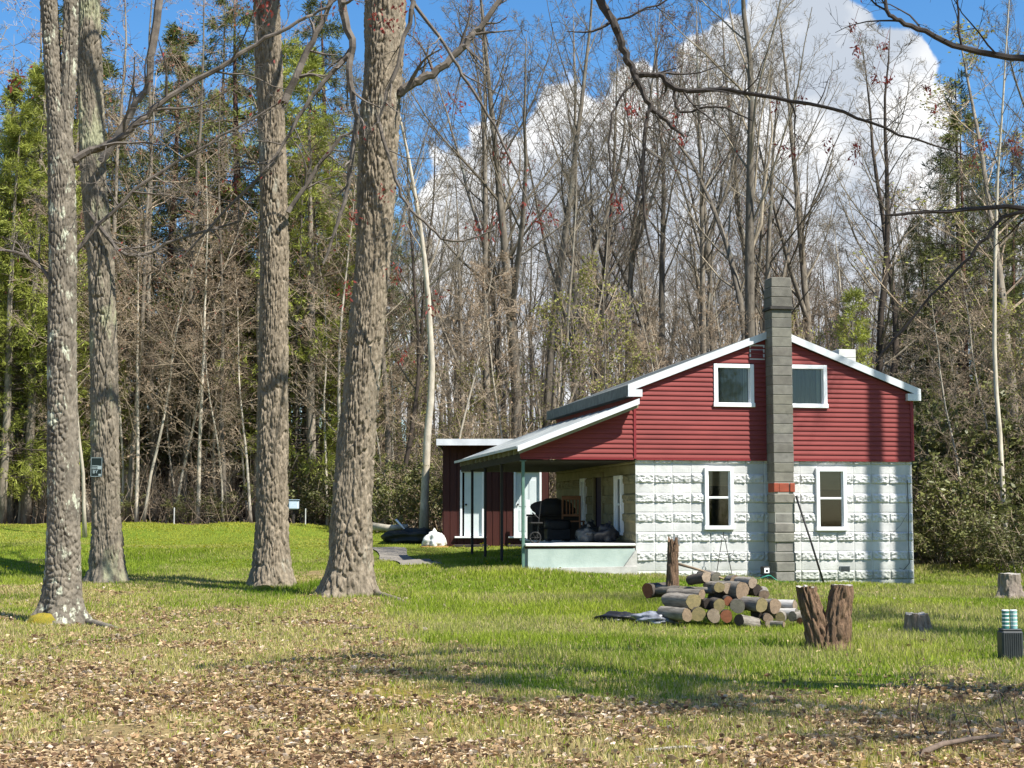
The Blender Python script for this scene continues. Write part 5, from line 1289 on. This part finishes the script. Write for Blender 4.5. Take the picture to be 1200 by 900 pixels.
def stick(name, pts, r, mat, label, cat, group=None, k=7):
    p = np.array(pts, float); off = p[0].copy(); rr = np.linspace(r, r * .55, len(p)) if np.isscalar(r) else np.array(r)
    return tag(MB().tubes(p - off, rr, k, cap=True).build(name, mat, loc=off, smooth=True), label, cat, group)
stick('pole_stick', [at(795, 661, 22.6), at(820, 668, 22.5), at(848, 678, 22.4)], .022, M('old_pole', (.36, .27, .17), (.26, .19, .12), nscale=6), 'thin brown pole propped across the back of the woodpile', 'pole')
V, Q = lump(.38, .22, .09, 61, n=40, m=20, rough=.5); xx = gx(732, 22.2)
tag(MB().add(V, Q).build('black_tarp', M('black_tarp_plastic', (.012, .012, .014), (.03, .03, .032), nscale=4, rough=.35, bump=.8, bscale=9), loc=(xx, 22.2, gz(xx, 22.2) + .06), smooth=True), 'crumpled black tarp on the grass left of the woodpile', 'tarp')
V, Q = lump(.30, .22, .10, 62, n=40, m=20, rough=.5); xx = gx(766, 21.6)
tag(MB().add(V, Q).build('plastic_sheet', M('grey_plastic', (.28, .30, .34), (.05, .05, .06), nscale=5, rough=.3, bump=.8, bscale=9), loc=(xx, 21.6, gz(xx, 21.6) + .08), smooth=True), 'shiny grey crumpled plastic sheet in front of the weathered upright log', 'sheet')
xx = gx(767, 22.4); o = log(759, 692, 8.5, 22.4, 1.4, .5, 'red', 'dark half-rotten log lying behind the shiny plastic sheet', log_dark)

# stumps
b = MB(); x, y = gx(967, 18.0), 18.0; root = empty('double_stump', (x, y, gz(x, y)), 'tall double-stemmed weathered stump in front of the house', 'stump')
t1 = stump_shell(b, -.06, .02, 0, .72, .15, .105, (-.24, 0), 5, .2, jag=.03, furrow=.04); t2 = stump_shell(b, .065, 0, 0, .74, .185, .115, (.17, 0), 6, .2, jag=.02, furrow=.04)
b.build('bark', rot_wood, root, smooth=True)
for tv, tf in (t1, t2): MB().add(tv, tf).build('cut_top', plank_grey, root)
for u, Y, r0, r1, H, lab, mt, fl in ((1072, 20.2, .165, .14, .25, 'low sawn stump on the grass right of the double stump', M('grey_stump', (.33, .25, .18), (.17, .125, .09), scale=(6, 6, .8), nscale=5, rough=.95, bump=.7, bscale=16, bvec=(6, 6, .6)), .5),
                                 (1181, 28.6, .21, .19, .46, 'old grey stump with splayed pale roots at the edge of the right shrubs', M('pale_stump', (.30, .25, .20), (.14, .11, .09), scale=(6, 6, .8), nscale=5, rough=.95, bump=.7, bscale=16, bvec=(6, 6, .6)), .9)):
    b = MB(); x = gx(u, Y); tv, tf = stump_shell(b, 0, 0, 0, H, r0, r1, (0, 0), int(u) % 9, fl, jag=.03, furrow=.03)
    o = tag(b.build('tree_stump', mt, loc=(x, Y, gz(x, Y)), smooth=True), lab, 'stump'); MB().add(tv, tf).build('cut_top', plank_grey, o)
# utility riser
x, y = gx(1180, 16.8), 16.8; root = empty('well_pipe_stand', (x, y, gz(x, y)), 'black square base carrying two teal banded pipes at the right edge of the grass', 'pipe stand')
b = MB(); b.bbox(-.115, .115, -.10, .10, -.05, .31, .018)
for i in range(9): b.box(-.10 + i * .023, -.092 + i * .023, -.106, -.101, .02, .29)
b.bbox(-.105, .105, -.09, .09, .311, .33, .008); b.build('base', M('black_plastic', (.035, .04, .042), (.05, .055, .055), nscale=5, rough=.5), root)
teal = M('teal_plastic', (.04, .17, .15), rough=.4); whitepl = M('white_plastic', (.72, .74, .72), rough=.4)
for dx in (-.045, .042):
    b = MB(); a = np.arange(16) / 16 * 2 * np.pi
    p = MB().tubes(np.array([(dx, 0, .325), (dx, 0, .52)]), np.array([.038, .038]), 16, True).build('pipe', teal if dx < 0 else M('pale_teal', (.22, .42, .40), rough=.4), root, smooth=False)
    b = MB(); b.tubes(np.array([(dx, 0, .521), (dx, 0, .532)]), np.array([.041, .036]), 16, True)
    for z in (.36, .40, .44, .48): b.tubes(np.array([(dx, 0, z), (dx, 0, z + .012)]), np.array([.0395, .0395]), 16)
    b.build('band', whitepl, p)
# things by the house wall
def hp(x, y): 
    q = hl(x, y, 0); return (q[0], q[1], gz(q[0], q[1]))
q = hl(2.62, -.45, 0); z0 = gz(q[0], q[1]); root = empty('flood_light', (q[0], q[1], z0), 'small black flood light with a white face on a ground spike beside the chimney foot', 'light', rz=YAW + .3)
MB().tubes(np.array([(0, 0, -.05), (0, 0, .16)]), np.array([.012, .012]), 8).build('spike', black_metal, root)
b = MB(); b.bbox(-.10, .10, -.02, .07, .16, .33, .015); b.build('housing', black_metal, root)
MB().bbox(-.062, .062, -.027, -.021, .195, .30, .004).build('face', white_paint, root)
MB().bbox(-.03, .03, -.0305, -.0275, .215, .265, .002).build('lens', black_metal, root)
q = hl(2.6, -.75, 0); pts = [np.array(hl(2.1 + i * .09, -.7 + .12 * math.sin(i * 1.1), 0)) for i in range(12)]
for p in pts: p[2] = gz(p[0], p[1]) + .05
for i in range(3, 9): pts[i][2] += .10 * math.sin((i - 3) / 5 * math.pi)
stick('garden_hose', pts, np.full(12, .014), M('teal_hose', (.03, .20, .15), rough=.5), 'teal garden hose lying along the wall left of the chimney foot', 'hose')
p0 = np.array(hl(3.27, -.50, 1.95)); q = hl(3.66, -1.0, 0); p1 = np.array((q[0], q[1], gz(q[0], q[1]))); stick('iron_pole', [p0, (p0 + p1) / 2 + np.array([.01, 0, 0]), p1], np.full(3, .022), black_metal, 'thin black pole leaning against the right side of the chimney', 'pole')
root = empty('plant_trellis', hp(1.75, -.35), 'thin dark wire plant support by the wall under the left ground-floor window', 'trellis', rz=YAW)
b = MB()
for x0 in (-.18, .20): b.tubes(np.array([(x0, 0, -.05), (x0 * .15, 0, .82)]), np.full(2, .008), 6)
b.tubes(np.array([(0, 0, .82), (.01, 0, .95)]), np.full(2, .008), 6)
for z, w in ((.35, .13), (.55, .08)): b.tubes(np.array([(-w, 0, z), (w, 0, z)]), np.full(2, .006), 5)
aa = np.linspace(math.pi, 2 * math.pi, 9); b.tubes(np.stack([.22 * np.cos(aa), 0 * aa - .02, .58 + .16 * np.sin(aa)], -1), np.full(9, .006), 5); b.build('wire_frame', black_metal, root)
tag(MB().bbox(-.09, .09, -.03, .03, 0, .14, .01).build('meter_box', M('grey_box', (.16, .17, .17), rough=.5), loc=hl(.82, -.05, .93)), 'small grey box on the block wall behind the weathered upright log', 'box')

# left background: boulder, log heap, path, pale box, stakes
V, Q = lump(.33, .28, .32, 71, n=40, m=26, rough=.4); x, y = gx(509, 43.2), 43.2
V[:, 0] *= np.interp(V[:, 2], [-.4, .4], [1.1, .6]); o = MB().add(V, Q).build('boulder', M('white_stone', (.74, .73, .70), (.60, .59, .55), nscale=3, rough=.9, bump=.4, bscale=20), loc=(x, y, gz(x, y) + .16), smooth=True); tag(o, 'white boulder on the grass beside the shed corner', 'boulder')
V, Q = lump(.40, .32, .09, 72, n=30, m=12, rough=.3); MB().add(V, Q).build('brown_foot', M('ochre_dirt', (.28, .17, .05), (.2, .12, .04), nscale=9, rough=1), o, loc=(0, -.04, -.18), smooth=True)
V, Q = lump(.75, .45, .26, 73, n=40, m=24, rough=.5); x, y = gx(482, 45.2), 45.2
tag(MB().add(V, Q).build('tarp_heap', M('dark_tarp', (.018, .022, .02), (.035, .038, .034), nscale=3, rough=.55, bump=.7, bscale=8), loc=(x, y, gz(x, y) + .18), smooth=True), 'dark tarp-covered heap left of the white boulder', 'heap')
stick('fallen_log', [(gx(434, 46.5), 46.5, gz(gx(434, 46.5), 46.5) + .45), (gx(455, 46.2), 46.2, gz(gx(455, 46.2), 46.2) + .42), (gx(478, 46), 46, gz(gx(478, 46), 46) + .5)], .13, bark_pale, 'pale fallen log ending against the dark tarp heap', 'log')
stick('pale_stake', [at(464, 609, 45.5), at(476, 622, 45.3)], .035, white_paint, 'short white stick leaning on the fallen log', 'stick')
b = MB(); pt = []
for i, yy in enumerate(np.linspace(33.6, 43, 60)):
    for w in np.linspace(-.42, .42, 8):
        xx = -1.95 - 1.6 * (yy - 33.6) / 9.4 + w * (1 + .12 * math.sin(yy * 2.3)); pt.append((xx, yy, gz(xx, yy) + .03))
b.add(pt, [(i * 8 + j, i * 8 + j + 1, (i + 1) * 8 + j + 1, (i + 1) * 8 + j) for i in range(59) for j in range(7)])
tag(b.build('path', M('grey_path_gravel', (.25, .225, .19), (.16, .145, .12), nscale=6, rough=1, bump=.5, bscale=40), smooth=True), kind='structure')
x, y = gx(344, 49.8), 49.8; root = empty('pale_box_on_post', (x, y, gz(x, y)), 'pale blue box on a post at the edge of the wood between the brown trunks', 'box')
MB().bbox(-.16, .16, -.12, .12, .45, .74, .03).build('body', M('pale_blue_paint', (.55, .66, .74), (.45, .56, .64), nscale=4, rough=.5), root)
MB().bbox(-.03, .03, -.03, .03, -.05, .449, .005).build('post', dark_wood, root)
MB().bbox(-.18, .18, -.14, .14, .741, .77, .006).build('lid', M('blue_grey', (.25, .32, .38), rough=.5), root)
for u, lab in ((204, 'thin white stake at the lawn edge among the pale saplings'), (358, 'thin white stake right of the pale blue box')):
    x, y = gx(u, 49.4), 49.4; tag(MB().bbox(-.015, .015, -.015, .015, -.1, .52, .004).build('marker_stake', pale_block, loc=(x, y, gz(x, y))), lab, 'stake')
# sticks in the foreground
twig_brown = M('dead_stick', (.17, .125, .095), (.095, .07, .052), nscale=10, rough=.95)
twig_silver = M('silver_stick', (.38, .34, .29), (.25, .22, .185), nscale=10, rough=.95)
def gp(u, v, lift=.02):           # ground spot under pixel (near, level ground)
    Y = F * 1.49 / (v - 607); x = gx(u, Y); return np.array((x, Y, gz(x, Y) + lift))
stick('fallen_stick', [gp(292, 797), gp(330, 803), gp(375, 809), gp(420, 815), gp(470, 820), gp(505, 823)], .022, twig_brown, 'long dark stick lying across the dead leaves, longest on the ground', 'stick')
stick('fallen_stick', [gp(62, 760), gp(100, 752), gp(150, 748), gp(172, 742)], .018, twig_brown, 'dark stick near the foot of the lichened trunk', 'stick')
stick('fallen_stick', [gp(1068, 882, .03), gp(1098, 872, .06), gp(1130, 866, .07), gp(1165, 858, .05)], .022, twig_brown, 'curved dark branch on the leaves among thin dead stems at the lower right', 'stick')
stick('fallen_stick', [gp(755, 872), gp(800, 868), gp(835, 870)], .014, twig_silver, 'pale stick on the leaves at the bottom middle', 'stick')
stick('fallen_stick', [gp(408, 742), gp(450, 738), gp(470, 730)], .016, twig_brown, 'stick on the grass right of the thickest trunk', 'stick')
# dead stems at the lower right
root = empty('dead_sapling', gp(1100, 850, 0), 'thin bare dead stems standing in the leaves at the lower right', 'dead plant'); off = np.array(root.location)
R = np.random.default_rng(90); b = MB()
for (pp) in ([(1068, 850), (1066, 820), (1074, 790), (1083, 780)], [(1072, 840), (1080, 800), (1084, 785)], [(1113, 862), (1114, 835)], [(1140, 858), (1128, 830), (1122, 815)], [(1165, 850), (1150, 840), (1132, 836), (1120, 832)], [(1180, 852), (1172, 820), (1168, 800)], [(1090, 858), (1076, 835), (1062, 822)], [(1195, 850), (1188, 825), (1190, 810)]):
    dd = F * 1.49 / (pp[0][1] - 607); p = np.array([at(u, v, dd) for u, v in pp]); p[0, 2] -= .05
    rr = np.linspace(.006, .002, len(p)); b.tubes(p - off, rr, 6)
    if len(p) > 2:
        c, cr, cl = kids(R, (p - off)[None], rr[None], np.array([np.linalg.norm(p[-1] - p[0])]), 5, .3, 1, (25, 60), .5, .6, 3, .15, .05, rmin=.002); b.tubes(c, cr, 4)
        c2, cr2, _ = kids(R, c, cr, cl, 3, .3, 1, (25, 60), .5, .6, 2, .15, .05, rmin=.0016); b.tubes(c2, cr2, 3)
b.build('stems', twig_brown, root)
# surface roots beside the first and fourth trunks
for pts, r, lab in (([gp(80, 722, .06), gp(100, 727, .05), gp(130, 732, .03), gp(150, 736, -.03)], .07, 'gnarled root running right from the lichened trunk'), ([gp(425, 697, .08), gp(445, 705, .05), gp(468, 711, .02), gp(480, 713, -.04)], .07, 'pale root running right from the thickest trunk')):
    stick('tree_root', pts, r, lichen_bark if r == .07 and 'lichened' in lab else oak_bark, lab, 'root', k=10)

# unused prototypes are placed nowhere: drop them
for k, v in PROTO.items():
    if not v[1]:
        for c in KIDS[v[0].name]: bpy.data.objects.remove(c)
        bpy.data.objects.remove(v[0])

# ------------------------------------------------------------------ sky, sun, camera
AZ = math.radians(127.5); EL = math.radians(52)
w = bpy.data.worlds.new('World'); bpy.context.scene.world = w; w.use_nodes = True; nt = w.node_tree
bg = nt.nodes['Background']; bg.inputs['Strength'].default_value = .054
sky = N(nt, 'ShaderNodeTexSky', sky_type='NISHITA'); sky.sun_disc = False; sky.sun_elevation = EL; sky.sun_rotation = AZ; sky.air_density = 1.0; sky.dust_density = .4; sky.ozone_density = 3.0; sky.altitude = 300
hsv = N(nt, 'ShaderNodeHueSaturation'); hsv.inputs['Saturation'].default_value = 1.28; hsv.inputs['Value'].default_value = 1.75; nt.links.new(sky.outputs[0], hsv.inputs['Color'])
tc = N(nt, 'ShaderNodeTexCoord'); dirv = tc.outputs['Generated']
nz = N(nt, 'ShaderNodeTexNoise'); nz.inputs['Scale'].default_value = 20; nz.inputs['Detail'].default_value = 11; nz.inputs['Roughness'].default_value = .58; nt.links.new(dirv, nz.inputs['Vector'])
acc = None
def math_(op, a, b=None, c=None):
    n = N(nt, 'ShaderNodeMath', operation=op)
    for i, v in enumerate((a, b, c)):
        if v is None: continue
        if isinstance(v, (int, float)): n.inputs[i].default_value = v
        else: nt.links.new(v, n.inputs[i])
    return n.outputs[0]
for (u, v, r) in ((950, 60, 100), (840, 105, 75), (765, 145, 90), (690, 195, 95), (610, 250, 105), (545, 300, 95), (1045, 85, 62), (1075, 165, 62), (1000, 190, 150), (880, 260, 190), (720, 330, 190), (1090, 280, 110), (1000, 380, 170), (560, 400, 150), (1150, 330, 90), (820, 420, 200)):
    d = at(u, v, 10.) - np.array([0, 0, EYE]); d /= np.linalg.norm(d)
    n = N(nt, 'ShaderNodeVectorMath', operation='DISTANCE'); nt.links.new(dirv, n.inputs[0]); n.inputs[1].default_value = tuple(d)
    val = math_('SUBTRACT', 1.0, math_('DIVIDE', n.outputs['Value'], r / F))
    acc = val if acc is None else math_('SMOOTH_MAX', acc, val, .12)
nzb = N(nt, 'ShaderNodeTexVoronoi', feature='SMOOTH_F1'); nzb.inputs['Scale'].default_value = 26; nzb.inputs['Smoothness'].default_value = .35
nzw = N(nt, 'ShaderNodeTexNoise'); nzw.inputs['Scale'].default_value = 30; nzw.inputs['Detail'].default_value = 4; nt.links.new(dirv, nzw.inputs['Vector'])
vs = N(nt, 'ShaderNodeVectorMath', operation='MULTIPLY_ADD'); nt.links.new(nzw.outputs['Color'], vs.inputs[0]); vs.inputs[1].default_value = (.035, .035, .035); nt.links.new(dirv, vs.inputs[2]); nt.links.new(vs.outputs[0], nzb.inputs['Vector'])
puff = math_('SUBTRACT', .42, nzb.outputs['Distance'])
edge = math_('ADD', math_('ADD', acc, math_('MULTIPLY', puff, .85)), math_('MULTIPLY', math_('SUBTRACT', nz.outputs['Fac'], .5), .7))
# scattered clouds elsewhere in the sky, so the dome is not empty from other sides
nz2 = N(nt, 'ShaderNodeTexNoise'); nz2.inputs['Scale'].default_value = 3.2; nz2.inputs['Detail'].default_value = 8; nt.links.new(dirv, nz2.inputs['Vector'])
sep = N(nt, 'ShaderNodeSeparateXYZ'); nt.links.new(dirv, sep.inputs[0])
behind = N(nt, 'ShaderNodeMapRange'); behind.inputs['From Min'].default_value = .55; behind.inputs['From Max'].default_value = .2; nt.links.new(sep.outputs['Y'], behind.inputs['Value'])
e2 = math_('MULTIPLY', math_('SUBTRACT', nz2.outputs['Fac'], .60), math_('MULTIPLY', behind.outputs['Result'], 3.0))
edge = math_('MAXIMUM', edge, e2)
mr = N(nt, 'ShaderNodeMapRange', interpolation_type='SMOOTHSTEP'); mr.inputs['From Min'].default_value = .0; mr.inputs['From Max'].default_value = .11; nt.links.new(edge, mr.inputs['Value'])
nz3 = N(nt, 'ShaderNodeTexNoise'); nz3.inputs['Scale'].default_value = 14; nz3.inputs['Detail'].default_value = 7; mp = N(nt, 'ShaderNodeMapping'); mp.inputs['Location'].default_value = (.3, .1, .05); nt.links.new(dirv, mp.inputs['Vector']); nt.links.new(mp.outputs[0], nz3.inputs['Vector'])
cr = N(nt, 'ShaderNodeValToRGB'); cr.color_ramp.elements[0].position = .40; cr.color_ramp.elements[0].color = (5.6, 6.2, 7.1, 1); cr.color_ramp.elements[1].position = .60; cr.color_ramp.elements[1].color = (10.6, 10.6, 10.6, 1)
nt.links.new(math_('ADD', nz3.outputs['Fac'], math_('MULTIPLY', puff, .22)), cr.inputs['Fac'])
mx = N(nt, 'ShaderNodeMix', data_type='RGBA'); nt.links.new(mr.outputs[0], mx.inputs['Factor']); nt.links.new(hsv.outputs[0], mx.inputs['A']); nt.links.new(cr.outputs[0], mx.inputs['B'])
nt.links.new(mx.outputs['Result'], bg.inputs['Color'])
sl = bpy.data.lights.new('sun', 'SUN'); sl.energy = 5.0; sl.angle = math.radians(.5); sl.color = (1, .955, .88)
so = bpy.data.objects.new('sun', sl); C.objects.link(so)
so.rotation_euler = (math.pi / 2 - EL, 0, math.pi - AZ)
cam = bpy.data.cameras.new('camera'); cam.sensor_width = 36; cam.lens = F / 1200 * 36; cam.clip_end = 3000; cam.clip_start = .1
co = bpy.data.objects.new('camera', cam); C.objects.link(co); co.location = (0, 0, EYE); co.rotation_euler = (math.pi / 2 + PITCH, 0, 0)
sc = bpy.context.scene; sc.camera = co
sc.view_settings.view_transform = 'Standard'; sc.view_settings.look = 'None'; sc.view_settings.exposure = 1.0; sc.view_settings.gamma = 1
sc.render.engine = 'CYCLES'; sc.cycles.max_bounces = 6; sc.cycles.transparent_max_bounces = 8
sc.cycles.use_denoising = True
